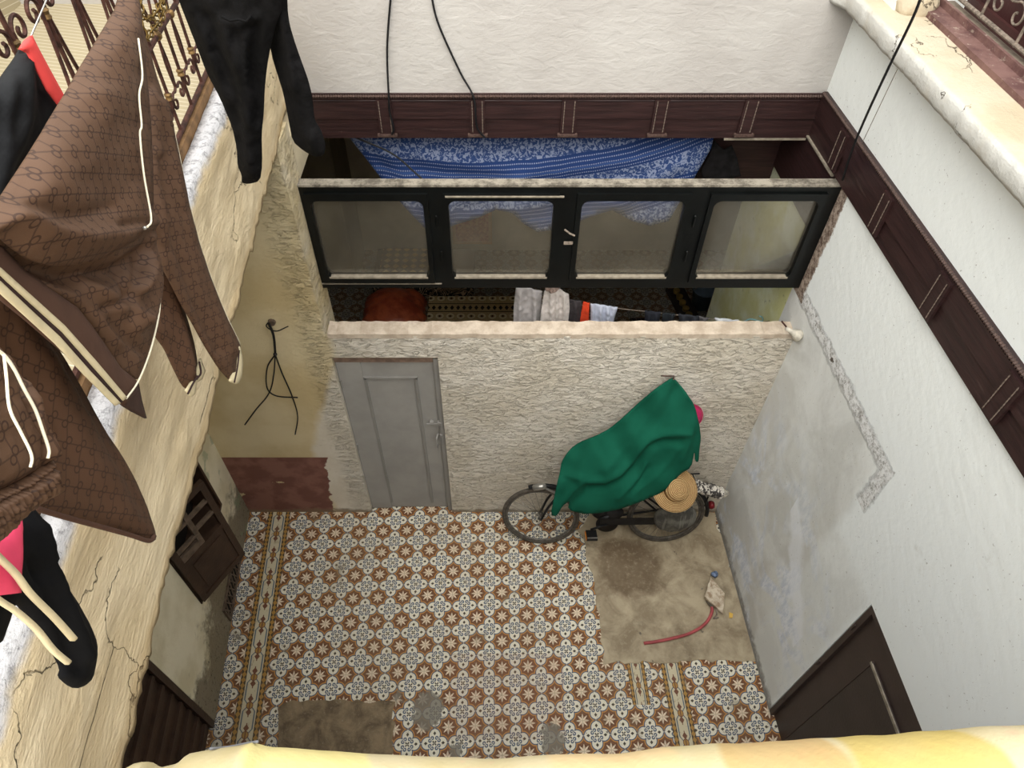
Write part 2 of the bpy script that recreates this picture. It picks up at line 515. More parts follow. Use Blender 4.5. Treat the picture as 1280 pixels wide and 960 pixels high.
def m_ledge():
    x, y, z = pos()
    c = mixc(smooth(tnoise(2.5, 5), .35, .62), S(190, 176, 150), S(202, 190, 168))
    fr = smooth(1.975-.034*y-x+(tnoise(6, 5)-.5)*.05, 0, .03)
    c = mixc(fr, c, S(198, 197, 191))
    crk = tvor(3.4, vec(x*2+(tnoise(7, 5)-.5)*.6, y+(tnoise(6, 5)-.5)*.6, z))
    k = both(1.0-smooth(crk, 0, .016), smooth(tnoise(2.6, 3), .5, .56))
    c = mixc(k*.75, c, S(122, 108, 90))
    c = mixc(smooth(tnoise(16, 6, rough=.75), .66, .70)*.6, c, S(150, 134, 112))
    return c, tnoise(9, 7, rough=.7)-k, .014
M_ledge = newmat('ledge_plaster', m_ledge, .88)
def m_wood():
    x, y, z = pos()
    g = tnoise(4, 6, vec(x, y, z*12), .6)
    c = mixc(smooth(g, .3, .7), S(40, 25, 25), S(56, 36, 35))
    c = mixc(smooth(tnoise(50, 5, rough=.8), .66, .72)*.35, c, S(140, 122, 112))
    c = mixc(smooth(tnoise(3, 6, vec(x, y, z*6), .7), .62, .68)*.18, c, S(120, 104, 98))
    return c, g, .003
M_wood = newmat('maroon_painted_wood', m_wood, .45, spec=.4)
def m_sillwood():
    c = mixc(smooth(tnoise(7, 6, rough=.7), .35, .62), S(94, 66, 64), S(126, 96, 90))
    c = mixc(smooth(tnoise(22, 5, rough=.8), .57, .66)*.6, c, S(190, 176, 160))
    return c, tnoise(30, 4), .003
M_sillwood = newmat('worn_maroon_sill', m_sillwood, .7)
M_cord = plain('rope_moulding', S(84, 66, 60), .6, .2, 80)
M_stitch = plain('pale_rope', S(118, 104, 94), .7, .15, 80)
M_grey = plain('grey_door_paint', S(158, 156, 152), .55, .05, 5, bump=.0008)
M_grey2 = plain('grey_trim_paint', S(142, 140, 136), .55, .05, 5)
M_brdoor = plain('dark_brown_paint', S(66, 54, 50), .5, .08, 5)
M_brdoor2 = plain('brown_paint', S(64, 46, 34), .55, .15, 6, bump=.002)
M_brtrim = plain('worn_brown_trim', S(104, 88, 74), .6, .2, 20)
M_iron = plain('rusty_iron', S(76, 48, 40), .6, .3, 40, metal=.3, bump=.002)
M_brass = plain('old_brass_collar', S(128, 100, 62), .5, .3, 60, metal=.5)
M_palewire = plain('pale_painted_iron', S(142, 130, 118), .6, .25, 60, metal=.2)
M_blackfr = plain('black_green_window_paint', S(5, 8, 8), .4, .25, 8, bump=.001, spec=.35)
def m_toprail():
    c = mixc(smooth(tnoise(14, 6, rough=.75), .38, .62), S(92, 86, 77), S(150, 143, 130))
    c = mixc(smooth(tnoise(60, 3), .64, .7)*.7, c, S(60, 54, 46))
    return c, tnoise(40, 4), .002
M_toprail = newmat('dusty_white_rail', m_toprail, .8)
M_bead = plain('pale_glazing_bead', S(146, 137, 122), .6, .15, 30)
def m_glass():
    pass
def make_glass():
    global NT
    m = bpy.data.materials.new('dusty_glass'); m.use_nodes = True; NT = m.node_tree
    NT.nodes.clear()
    out = NT.nodes.new('ShaderNodeOutputMaterial')
    tr = NT.nodes.new('ShaderNodeBsdfTransparent'); tr.inputs[0].default_value = (.93, .92, .89, 1)
    df = NT.nodes.new('ShaderNodeBsdfDiffuse'); df.inputs[0].default_value = (*S(176, 168, 150), 1)
    gl = NT.nodes.new('ShaderNodeBsdfGlossy'); gl.inputs['Roughness'].default_value = .08
    x, y, z = pos()
    d = .09 + smooth(tnoise(3, 5), .35, .7)*.05 + smooth(tnoise(70, 3, vec(x*2.0, y, z*.5)), .64, .72)*.12 + smooth(tnoise(120, 2), .72, .76)*.3
    m1 = NT.nodes.new('ShaderNodeMixShader'); NT.links.new(d.s, m1.inputs[0])
    NT.links.new(tr.outputs[0], m1.inputs[1]); NT.links.new(df.outputs[0], m1.inputs[2])
    fr = NT.nodes.new('ShaderNodeFresnel'); fr.inputs[0].default_value = 1.45
    m2 = NT.nodes.new('ShaderNodeMixShader'); NT.links.new(fr.outputs[0], m2.inputs[0])
    NT.links.new(m1.outputs[0], m2.inputs[1]); NT.links.new(gl.outputs[0], m2.inputs[2])
    NT.links.new(m2.outputs[0], out.inputs[0]); return m
M_glass = make_glass()
M_blk = plain('black_cable_rubber', S(24, 24, 26), .5, .1)
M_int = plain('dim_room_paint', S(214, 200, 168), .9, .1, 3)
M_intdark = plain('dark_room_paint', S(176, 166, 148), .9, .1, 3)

# ================================================================== STRUCTURE
def XL(y): return -1.949-.089*y          # left wall of the yard
def XB(y): return -.891-.0738*y          # outer face of the left balcony
def XR(y): return 2.07-.034*y            # right wall
YB = 3.245
def struct(name, bm, mat, sm=False):
    return tag(link(name, bm, mat, None, sm), kind='structure')
bm = bmesh.new()
add_prism(bm, [(-2.9, -1.0), (3.4, -1.0), (3.4, 3.30), (-2.9, 3.30)], -.12, 0)
struct('floor', bm, M_floor)
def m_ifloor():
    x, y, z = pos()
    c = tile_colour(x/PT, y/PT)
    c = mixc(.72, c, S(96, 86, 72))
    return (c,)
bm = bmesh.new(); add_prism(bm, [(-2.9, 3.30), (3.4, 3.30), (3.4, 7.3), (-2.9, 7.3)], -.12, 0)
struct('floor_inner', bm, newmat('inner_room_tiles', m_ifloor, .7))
# concrete patches in the tiling (irregular edges)
def patch(name, px, mat, z=.006, jag=.016):
    P = [onZ(a, b, 0) for a, b in px]
    pl = resample([(p.x, p.y) for p in P], .05, jag)
    bm = bmesh.new(); add_prism(bm, pl, -.004, z); return struct(name, bm, mat)
patch('floor_patch', [(722, 662), (742, 640), (893, 640), (898, 662), (925, 745), (943, 815), (945, 826), (880, 826), (756, 829), (745, 745), (733, 690)], M_conc)
patch('floor_patch', [(349, 884), (356, 878), (420, 876), (492, 878), (492, 905), (489, 950), (345, 950)], M_conc2)

# walls from boxes along a line, with openings
def wall(name, p0, p1, th, z0, z1, mat, holes=(), side=1):
    """p0->p1 is the visible face in plan; thickness goes to the left of the direction (side=1) or right"""
    p0, p1 = Vector(p0), Vector(p1); L = (p1-p0).length; d = (p1-p0)/L; n = Vector((-d.y, d.x))*side
    ss = sorted({0, L} | {h[0] for h in holes} | {h[1] for h in holes}); zs = sorted({z0, z1} | {h[2] for h in holes} | {h[3] for h in holes})
    bm = bmesh.new()
    for a, b in zip(ss, ss[1:]):
        for c, e in zip(zs, zs[1:]):
            ms, mz = (a+b)/2, (c+e)/2
            if any(h[0] < ms < h[1] and h[2] < mz < h[3] for h in holes): continue
            A, B = p0+d*a, p0+d*b
            add_prism(bm, [tuple(A), tuple(B), tuple(B+n*th), tuple(A+n*th)], c, e)
    bmesh.ops.remove_doubles(bm, verts=bm.verts, dist=1e-5)
    seen = {}
    for f in list(bm.faces):
        k = tuple(round(x, 4) for x in f.calc_center_median())
        seen.setdefault(k, []).append(f)
    dead = [f for v in seen.values() if len(v) > 1 for f in v]
    bmesh.ops.delete(bm, geom=dead, context='FACES')
    bmesh.ops.recalc_face_normals(bm, faces=bm.faces)
    return struct(name, bm, mat)
# left wall: runs from y=-0.3 to y=3.245
def yl(y): return (y+.3)*math.hypot(1, .089)
wall('wall_left', (XL(-.3), -.3), (XL(3.245), 3.245), .22, 0, 3.6, M_lwall,
     holes=[(yl(.55), yl(1.485), 0, 1.95), (yl(2.09), yl(2.93), .66, 1.75)], side=1)
def yr(y): return (y+.3)*math.hypot(1, .034)
wall('wall_right', (XR(-.3), -.3), (XR(4.65), 4.65), .22, 0, 4.03, M_rwall, holes=[(yr(.68), yr(1.565), 0, 1.885)], side=-1)
# back wall: high part at the left, parapet with the door at the right
wall('wall_back', (-2.45, YB), (-1.133, YB), .27, 0, 3.6, M_bwall, side=1, holes=[])
wall('wall_back', (-1.133, YB), (XR(YB)+.02, YB), .11, 0, 2.240, M_bwall, holes=[(.0, .725, 0, 2.035)], side=1)
# rough coping on the parapet
bm = bmesh.new()
n = 220; x0, x1 = -1.12, XR(YB)-.005
rows = []
for i in range(n+1):
    x = x0+(x1-x0)*i/n; j = .010*mnoise.noise(Vector((x*12, 0, 1))); k = .010*mnoise.noise(Vector((x*9, 3, 1)))+.004*mnoise.noise(Vector((x*40, 3, 1)))
    rows.append([bm.verts.new(p) for p in ((x, YB-.002+j*.5, 2.225+k), (x, YB-.001+j*.5, 2.262+k), (x, YB+.115+j, 2.268+k), (x, YB+.115+j, 2.20))])
for A, B in zip(rows, rows[1:]):
    for q in range(4): bm.faces.new((A[q], A[(q+1) % 4], B[(q+1) % 4], B[q]))
bm.faces.new(rows[0][::-1]); bm.faces.new(rows[-1])
bmesh.ops.recalc_face_normals(bm, faces=bm.faces)
def m_cop():
    c = mixc(smooth(tnoise(8, 6, rough=.7), .35, .65), S(176, 160, 142), S(206, 192, 174))
    return c, tnoise(30, 5), .003
struct('trim_1', bm, newmat('coping_cement', m_cop, .9))
# narrow filler wall behind the door (dark store room seen by nobody), front of the yard
wall('wall_front', (-2.1, -.12), (2.2, -.12), .2, 0, 4.0, M_upper, side=-1)
# upper back wall, beam below it
wall('wall_back_upper', (-2.7, 3.98), (2.35, 3.98), .22, 3.53, 6.3, M_upper, side=1)
# inner room
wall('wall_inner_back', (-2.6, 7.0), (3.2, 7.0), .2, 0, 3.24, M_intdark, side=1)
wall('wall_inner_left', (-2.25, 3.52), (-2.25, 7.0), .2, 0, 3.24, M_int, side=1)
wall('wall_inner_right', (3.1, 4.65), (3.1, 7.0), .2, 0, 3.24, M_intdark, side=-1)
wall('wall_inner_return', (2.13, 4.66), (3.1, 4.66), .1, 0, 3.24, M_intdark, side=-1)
bm = bmesh.new(); add_box(bm, (-2.5, 4.2, 3.24), (3.3, 7.2, 3.5)); struct('ceiling', bm, M_int)
bm = bmesh.new(); add_box(bm, (-2.6, 3.52, 3.24), (-1.14, 4.2, 3.5)); struct('ceiling_left', bm, M_int)

# gallery slab on the left: face grid with a ragged lower edge, underside and top
bm = bmesh.new()
ny, nz = 260, 26; Y0, Y1 = -1.0, 3.98
grid = []
for i in range(ny+1):
    y = Y0+(Y1-Y0)*i/ny; zb = 3.60+.026*mnoise.noise(Vector((y*3, 1, 0)))+.020*mnoise.noise(Vector((y*17, 2, 0)))+.016*mnoise.noise(Vector((y*55, 2, 0)))
    col = []
    for j in range(nz+1):
        t = j/nz; z = zb+(4.13-zb)*t
        bulge = .014*mnoise.noise(Vector((y*2.5, z*5, 3)))+.006*mnoise.noise(Vector((y*11, z*16, 7)))
        x = XB(y)+bulge-(.02*(t-.9)*10 if t > .9 else 0)
        col.append(bm.verts.new((x, y, z)))
    grid.append(col)
for A, B in zip(grid, grid[1:]):
    for j in range(nz): bm.faces.new((A[j], B[j], B[j+1], A[j+1]))
tb = []
for i in range(ny+1):
    y = Y0+(Y1-Y0)*i/ny
    zt = 4.13+.006*mnoise.noise(Vector((y*9, 4, 1)))
    tb.append([bm.verts.new((XB(y)-.075, y, zt)), bm.verts.new((XB(y)-.075, y, 3.9)), bm.verts.new((XB(y)-.03, y, 3.62))])
for i in range(ny):
    a, b = grid[i], grid[i+1]; c, d = tb[i], tb[i+1]
    bm.faces.new((a[nz], b[nz], d[0], c[0])); bm.faces.new((c[0], d[0], d[1], c[1]))
    bm.faces.new((c[1], d[1], d[2], c[2])); bm.faces.new((c[2], d[2], b[0], a[0]))
bmesh.ops.recalc_face_normals(bm, faces=bm.faces)
struct('trim_2', bm, M_balc, True)
bm = bmesh.new(); add_prism(bm, [(-2.9, -1.0), (XB(-1)-.05, -1.0), (XB(3.98)-.05, 3.98), (-2.9, 3.98)], 3.61, 4.02)
def m_gfloor():
    x, y, z = pos()
    l = vabs(frac((y*.97+x*.25)/.032)-.5)
    c = mixc(l < .07, S(172, 160, 132), S(206, 198, 176))
    return c, None
struct('floor_gallery', bm, newmat('fine_ribbed_gallery_tiles', m_gfloor, .5))
def m_gwall():
    x, y, z = pos()
    l = vabs(frac((z+y*.12)/.030)-.5)
    c = mixc(l < .07, S(176, 164, 136), S(208, 200, 178))
    return c, None
wall('wall_gallery', (-2.55, -1.0), (-2.55, 3.98), .2, 4.02, 6.3, newmat('fine_ribbed_wall_tiles', m_gwall, .6), side=1)
# gallery slab where the photographer stands
bm = bmesh.new(); add_box(bm, (-.95, -1.0, 3.6), (2.3, .14, 4.0)); struct('floor_landing', bm, M_balc)

# right-hand ledge (rounded, crumbling nose), on top of the right wall
bm = bmesh.new(); rows = []
ny = 220
for i in range(ny+1):
    y = -.6+(3.985+.6)*i/ny; xr = XR(y)
    j = .010*mnoise.noise(Vector((y*3.1, 0, 5)))+.007*mnoise.noise(Vector((y*14, 0, 9)))+.004*mnoise.noise(Vector((y*50, 0, 9)))
    fl = .05*max(0, 1-abs(y-3.98)/.12)
    prof = [(xr+.03, 4.03), (xr-.05+j, 4.028), (xr-.115+j-fl, 4.030), (xr-.124+j-fl, 4.050), (xr-.126+j, 4.108), (xr-.112+j, 4.126), (xr-.05, 4.132), (xr+.09, 4.135), (xr+.20, 4.135), (xr+.20, 4.03)]
    rows.append([bm.verts.new((a, y, b)) for a, b in prof])
k = len(rows[0])
for A, B in zip(rows, rows[1:]):
    for q in range(k): bm.faces.new((A[q], A[(q+1) % k], B[(q+1) % k], B[q]))
bm.faces.new(rows[0][::-1]); bm.faces.new(rows[-1])
bmesh.ops.recalc_face_normals(bm, faces=bm.faces)
struct('trim_3', bm, M_ledge, True)

def xr_prism(bm, y0, y1, o0, o1, z0, z1):      # box following the right wall; offsets from its face (+ = into the wall)
    add_prism(bm, [(XR(y0)+o0, y0), (XR(y1)+o0, y1), (XR(y1)+o1, y1), (XR(y0)+o1, y0)], z0, z1)
# window behind the right ledge: maroon sill, frame, dark shutter
bm = bmesh.new(); xr_prism(bm, -.6, 3.60, .10, .185, 4.135, 4.16); xr_prism(bm, -.6, 3.60, .185, .20, 4.135, 4.19); struct('trim_4', bm, M_sillwood)
bm = bmesh.new(); xr_prism(bm, -.6, 3.60, .201, .26, 4.135, 4.175); struct('trim_5', bm, plain('grey_sill_board', S(132, 120, 106), .8, .15, 20))
win = empty('window_1', (XR(2)+.3, 2, 4.14)); tag(win, kind='structure')
bm = bmesh.new(); xr_prism(bm, -.6, 3.60, .34, .40, 4.03, 6.2); link('shutter_panel', bm, plain('dark_maroon_shutter', S(66, 36, 36), .5, .15, 4), win)
bm = bmesh.new()
for i in range(6): xr_prism(bm, -.5+i*.7, -.45+i*.7, .32, .339, 4.2, 6.15)
xr_prism(bm, -.6, 3.6, .32, .339, 4.14, 4.2); link('shutter_rail', bm, plain('dark_maroon_rail', S(74, 44, 42), .5, .15, 4), win)
rehome(win, (XR(2)+.3, 2, 4.14))
bm = bmesh.new(); xr_prism(bm, 3.60, 3.98, -.02, .4, 4.13, 6.2); struct('wall_right_upper', bm, M_rwall)
# crumbling lump of plaster at the corner of that ledge
bm = bmesh.new(); add_ball(bm, (2.03, 3.60, 4.17), .10, 4, (1.0, .9, .8))
for v in bm.verts: v.co += v.co.normalized()*.03*mnoise.noise(v.co*18)
tag(link('plaster_lump', bm, M_ledge, None, True), kind='structure')

# maroon beam and its mouldings on the back, band on the right wall
def rope(bm, a, b, r, n, seg=6):
    a, b = Vector(a), Vector(b)
    pts = []; rs = []
    for i in range(n*2+1):
        pts.append(a.lerp(b, i/(n*2))); rs.append(r*(1.0 if i % 2 else .55))
    add_tube(bm, pts, rs, seg)
bt = empty('trim_6'); tag(bt, kind='structure')
bm = bmesh.new(); add_box(bm, (-1.6, 3.965, 3.25), (XR(3.97)-.02, 4.19, 3.53)); add_box(bm, (-1.6, 3.955, 3.38), (XR(3.97)-.02, 3.9649, 3.515)); link('fascia_board', bm, M_wood, bt)
bm = bmesh.new(); rope(bm, (-1.6, 3.945, 3.525), (XR(3.94)-.02, 3.945, 3.525), .011, 240); link('rope_moulding', bm, M_cord, bt)
bm = bmesh.new(); rope(bm, (-1.6, 3.952, 3.495), (XR(3.94)-.02, 3.952, 3.495), .004, 10); link('bead_moulding', bm, M_wood, bt)
for x in (-.673, -.121, .426, .974, 1.506):
    bm = bmesh.new(); add_box(bm, (x-.045, 3.94, 3.285), (x+.045, 3.955, 3.505)); p = link('pilaster', bm, M_wood, bt)
    bm = bmesh.new()
    for s in (-1, 1): rope(bm, (x+s*.03, 3.937, 3.30), (x+s*.03, 3.937, 3.50), .0035, 11)
    link('rope_inlay', bm, M_stitch, p)
    bm = bmesh.new(); add_box(bm, (x-.06, 3.93, 3.275), (x+.06, 3.956, 3.29)); link('pilaster_foot', bm, M_cord, p)
bt = empty('trim_7'); tag(bt, kind='structure')
bm = bmesh.new(); xr_prism(bm, -.6, 3.965, -.022, -.001, 3.27, 3.545); xr_prism(bm, -.6, 3.965, -.032, -.022, 3.40, 3.53); link('fascia_board', bm, M_wood, bt)
bm = bmesh.new(); rope(bm, (XR(-.6)-.032, -.6, 3.545), (XR(3.95)-.032, 3.95, 3.545), .011, 300); link('rope_moulding', bm, M_cord, bt)
for y in (3.55, 2.95, 2.33, 1.74, 1.15, .55):
    bm = bmesh.new(); xr_prism(bm, y-.05, y+.05, -.046, -.032, 3.30, 3.52); p = link('pilaster', bm, M_wood, bt)
    bm = bmesh.new()
    for s in (-1, 1): rope(bm, (XR(y+s*.032)-.049, y+s*.032, 3.31), (XR(y+s*.032)-.049, y+s*.032, 3.51), .0035, 11)
    link('rope_inlay', bm, M_stitch, p)
# lower inner boarding seen under the beam at the right
bt = empty('trim_8'); tag(bt, kind='structure')
bm = bmesh.new(); add_box(bm, (1.40, 4.30, 2.74), (XR(4.3)-.01, 4.34, 3.24)); link('board', bm, M_wood, bt)
bm = bmesh.new(); add_box(bm, (1.40, 3.962, 3.236), (XR(4.0)-.03, 3.985, 3.249)); xr_prism(bm, 3.52, 3.96, -.036, -.023, 3.262, 3.272); link('pale_edge', bm, M_bead, bt)
bm = bmesh.new(); xr_prism(bm, 3.53, 4.29, -.02, -.002, 2.86, 3.255); link('side_board', bm, M_wood, bt)
bm = bmesh.new(); add_box(bm, (-1.12, 4.19, 3.13), (XR(4.2)-.01, 4.24, 3.24)); link('soffit_rail', bm, M_wood, bt)

# ================================================================== DOORS AND WINDOWS
def lbox(bm, M, lo, hi): return add_box(bm, lo, hi, M)
# --- long black window over the parapet
win = empty('window_2'); tag(win, kind='structure')
YW = 3.45
panes = [(-1.08, -.43), (-.285, .325), (.487, 1.083), (1.25, 1.855)]
zb, zt = 2.60, 3.17
bm = bmesh.new()
def framebox(x0, x1, z0, z1, y0=YW-.025, y1=YW+.03): add_box(bm, (x0, y0, z0), (x1, y1, z1))
framebox(-1.185, 1.955, 2.50, zb-.045, YW-.02); framebox(-1.185, 1.955, zt+.045, 3.255, YW-.02)
xs = [-1.185] + [v for p in panes for v in p] + [1.955]
for i in range(0, len(xs), 2): framebox(xs[i]+(0 if i == 0 else .03), xs[i+1]-(0 if i == 8 else .03), zb-.045, zt+.045, YW-.02)
link('outer_frame', bm, M_blackfr, win)
for a, b in panes:                      # sash with rounded opening
    bm = bmesh.new()
    outer = [(a-.03, zb-.045), (b+.03, zb-.045), (b+.03, zt+.045), (a-.03, zt+.045)]
    r = .045; inner = []
    for cx_, cz_, a0 in ((b-r, zb+r, -PI/2), (b-r, zt-r, 0), (a+r, zt-r, PI/2), (a+r, zb+r, PI)):
        for k in range(7): inner.append((cx_+r*math.cos(a0+k*PI/12), cz_+r*math.sin(a0+k*PI/12)))
    oc = []
    for q in range(4):
        nx = outer[(q+1) % 4]
        for k in range(7): oc.append(nx)
    ring = []
    for y in (YW-.038, YW+.02):
        ring.append(([bm.verts.new((p[0], y, p[1])) for p in inner], [bm.verts.new((p[0], y, p[1])) for p in (outer[1], outer[2], outer[3], outer[0])]))
    for q, (inn, out) in enumerate(ring):
        for i in range(28):
            j = (i+1) % 28; ci, cj = i//7, j//7
            if ci == cj: bm.faces.new((inn[i], inn[j], out[ci]))
            else: bm.faces.new((inn[i], inn[j], out[cj], out[ci]))
    for i in range(28):
        j = (i+1) % 28; bm.faces.new((ring[0][0][i], ring[0][0][j], ring[1][0][j], ring[1][0][i]))
    for i in range(4):
        j = (i+1) % 4; bm.faces.new((ring[0][1][i], ring[0][1][j], ring[1][1][j], ring[1][1][i]))
    bmesh.ops.recalc_face_normals(bm, faces=bm.faces)
    s_ = link('sash', bm, M_blackfr, win)
    bm = bmesh.new(); add_box(bm, (a-.005, YW-.005, zb-.005), (b+.005, YW-.001, zt+.005)); link('glass_pane', bm, M_glass, s_)
    bm = bmesh.new(); add_box(bm, (a+.012, YW-.041, zb-.006), (b-.012, YW-.01, zb+.007)); link('glazing_bead', bm, M_bead, s_)
for x, z in ((-.36, 3.02), (-.345, 2.76), (1.16, 3.02), (1.165, 2.76)):
    bm = bmesh.new(); add_tube(bm, [(x, YW-.03, z-.035), (x, YW-.03, z+.035)], .006); add_ball(bm, (x, YW-.03, z+.04), .007, 1); link('hinge', bm, M_blackfr, win)
bm = bmesh.new(); add_box(bm, (-1.19, YW-.026, 3.255), (1.965, YW+.04, 3.268)); link('top_rail', bm, M_toprail, win)
bm = bmesh.new(); add_box(bm, (-.30, YW-.046, 3.198), (.38, YW-.036, 3.206)); link('pale_strip', bm, M_bead, win)
bm = bmesh.new(); add_box(bm, (-1.17, YW-.027, 2.535), (-.36, YW-.02, 2.541)); link('drip_strip', bm, M_bead, win)
bm = bmesh.new(); add_tube(bm, [(.40, YW-.035, 2.97), (.43, YW-.06, 2.96), (.46, YW-.055, 2.94)], .006); add_box(bm, (.40, YW-.05, 2.87), (.455, YW-.037, 2.885)); link('latch', bm, M_palewire, win)
rehome(win, (.38, YW, 2.5))

# --- grey door
dr = empty('door_1'); tag(dr, kind='structure')
bm = bmesh.new(); add_box(bm, (-1.125, YB+.05, .012), (-.445, YB+.085, 1.955))
add_box(bm, (-1.125, YB+.036, .012), (-.955, YB+.0499, 1.955)); link('door_leaf', bm, M_grey, dr)
bm = bmesh.new()
x0, x1, z0, z1 = -.945, -.585, .10, 1.78
for a in ((x0-.012, z0, x0+.008, z1), (x1-.008, z0, x1+.012, z1), (x0-.012, z1-.012, x1+.012, z1+.008)):
    add_box(bm, (a[0], YB+.036, a[1]), (a[2], YB+.052, a[3]))
link('panel_moulding', bm, M_grey2, dr)
bm = bmesh.new(); add_box(bm, (-1.131, YB+.035, 0), (-1.126, YB+.10, 1.97)); add_box(bm, (-.444, YB+.02, 0), (-.410, YB+.10, 2.0)); link('door_frame', bm, M_grey2, dr)
bm = bmesh.new(); add_box(bm, (-1.131, YB+.03, 1.957), (-.410, YB+.105, 2.034)); link('lintel_board', bm, plain('bare_lintel', S(134, 112, 98), .9, .15, 20), dr)
bm = bmesh.new(); add_tube(bm, [(-.545, YB+.022, 1.27), (-.44, YB+.022, 1.27)], .006); add_box(bm, (-.52, YB+.02, 1.255), (-.49, YB+.05, 1.285)); add_box(bm, (-.462, YB+.012, 1.25), (-.43, YB+.04, 1.29)); link('bolt', bm, M_grey2, dr)
bm = bmesh.new(); add_tube(bm, spline([(-.465, YB+.035, 1.13), (-.478, YB-.005, 1.11), (-.478, YB-.005, 1.0), (-.475, YB+.035, .975)], 5), .007); add_box(bm, (-.45, YB+.01, 1.10), (-.43, YB+.03, 1.14)); link('pull_handle', bm, M_grey2, dr)
for z in (1.72, .95):
    bm = bmesh.new(); add_tube(bm, [(-1.122, YB+.033, z-.04), (-1.122, YB+.033, z+.04)], .007); link('hinge', bm, M_grey2, dr)
rehome(dr, (-.8, YB+.06, 0))

# --- brown door on the right
dr = empty('door_2'); tag(dr, kind='structure')
bm = bmesh.new(); xr_prism(bm, .685, 1.56, .03, .07, 0.004, 1.88); link('door_leaf', bm, M_brdoor, dr)
bm = bmesh.new(); xr_prism(bm, 1.525, 1.560, .002, .029, 0.002, 1.88); xr_prism(bm, .685, 1.525, .002, .029, 1.845, 1.88); link('door_frame', bm, M_brdoor, dr)
bm = bmesh.new(); xr_prism(bm, .95, 1.335, .018, .029, .12, 1.64); link('raised_panel', bm, plain('dark_brown_panel', S(58, 48, 45), .45, .08, 5), dr)
bm = bmesh.new(); xr_prism(bm, .95, 1.345, .010, .0179, 1.625, 1.645); link('panel_moulding', bm, M_bead, dr)
bm = bmesh.new(); xr_prism(bm, 1.335, 1.345, .014, .029, .12, 1.645); link('panel_side_moulding', bm, M_brdoor, dr)
for z in (.35, 1.05, 1.62):
    bm = bmesh.new(); add_tube(bm, [(XR(1.54)-.004, 1.545, z-.03), (XR(1.54)-.004, 1.545, z+.03)], .006); link('hinge', bm, M_brdoor, dr)
rehome(dr, (XR(1.1)+.03, 1.1, 0))

# --- slatted brown door, near left
def xl_prism(bm, y0, y1, o0, o1, z0, z1):      # offset + = out into the yard
    add_prism(bm, [(XL(y0)+o0, y0), (XL(y0)+o1, y0), (XL(y1)+o1, y1), (XL(y1)+o0, y1)], z0, z1)
dr = empty('door_3'); tag(dr, kind='structure')
bm = bmesh.new(); xl_prism(bm, .56, 1.48, -.07, -.035, .004, 1.94); link('door_leaf', bm, M_brdoor2, dr)
bm = bmesh.new()
for i in range(11): xl_prism(bm, .56, 1.43, -.035, -.012, .10+i*.17, .10+i*.17+.045)
link('slats', bm, M_brdoor2, dr)
bm = bmesh.new(); xl_prism(bm, 1.435, 1.482, -.035, .0, 0.002, 1.94); link('door_frame', bm, M_brdoor2, dr)
rehome(dr, (XL(1)-.05, 1.0, 0))

# --- little window with half-open panelled shutter, left wall
wn_ = empty('window_3'); tag(wn_, kind='structure')
bm = bmesh.new()
xl_prism(bm, 2.095, 2.925, -.21, .006, .665, .695); xl_prism(bm, 2.895, 2.925, -.21, .006, .695, 1.745)
xl_prism(bm, 2.095, 2.125, -.21, .006, .695, 1.745); xl_prism(bm, 2.095, 2.925, -.06, .006, 1.745, 1.748)
link('window_frame', bm, M_brdoor2, wn_)  # frame runs deep as a dark lining so the opening looks unlit
bm = bmesh.new(); xl_prism(bm, 2.05, 2.97, -.26, -.222, .6, 1.8); link('dark_backing', bm, plain('unlit_inside_dark', S(30, 24, 20), .9), wn_)  # dark sheet painted in for the unlit inside of the opening
hx, hy = XL(2.10)+.02, 2.10
ang = math.radians(62)                    # leaf direction in plan, from +x
M = basis((hx, hy, .70), (math.cos(ang), math.sin(ang), 0), (-math.sin(ang), math.cos(ang), 0), (0, 0, 1))
sh = tag(empty('shutter_leaf'), kind=None); sh.parent = wn_
bm = bmesh.new(); W = .43
lbox(bm, M, (0, -.015, 0), (.045, .015, 1.0)); lbox(bm, M, (W-.045, -.015, 0), (W, .015, 1.0))
lbox(bm, M, (.045, -.015, 0), (W-.045, .015, .05)); lbox(bm, M, (.045, -.015, .46), (W-.045, .015, .51)); lbox(bm, M, (.045, -.015, .95), (W-.045, .015, 1.0))
lf = link('leaf_frame', bm, M_brdoor2, sh)
bm = bmesh.new(); lbox(bm, M, (.045, -.006, .05), (W-.045, .006, .46)); lbox(bm, M, (.085, -.013, .09), (W-.085, -.006, .42)); link('leaf_panel', bm, M_brdoor2, sh)
bm = bmesh.new()
lbox(bm, M, (.20, -.012, .51), (.235, .012, .95)); lbox(bm, M, (.045, -.012, .62), (.20, .012, .645)); lbox(bm, M, (.235, -.012, .66), (W-.045, .012, .685)); lbox(bm, M, (.045, -.012, .80), (W-.045, .012, .825))
lbox(bm, M, (.045, -.01, .51), (.20, .01, .58))
link('glazing_bars', bm, M_brtrim, sh)
rehome(wn_, (XL(2.5), 2.5, .66))
# iron grate at the foot of the left wall
gr = empty('vent_grate')
bm = bmesh.new(); y0, y1 = 2.22, 2.78
xl_prism(bm, y0, y1, .002, .018, .045, .06); xl_prism(bm, y0, y1, .002, .018, .235, .25); xl_prism(bm, y0, y0+.015, .002, .018, .06, .235); xl_prism(bm, y1-.015, y1, .002, .018, .06, .235)
link('grate_frame', bm, M_brtrim, gr)
bm = bmesh.new()
for i in range(9):
    a = y0+.015+i*.06
    for s in (0, 1):
        p = (XL(a)+.01, a, .06 if s else .235); b = a+.06; q = (XL(b)+.01, b, .235 if s else .06)
        add_tube(bm, [p, q], .006, 5)
link('lattice', bm, M_brtrim, gr)
bm = bmesh.new(); xl_prism(bm, y0, y1, .0005, .002, .05, .245); link('dark_backing', bm, plain('grate_dark', S(34, 30, 26), .9), gr)
rehome(gr, (XL(2.5), 2.5, .045))
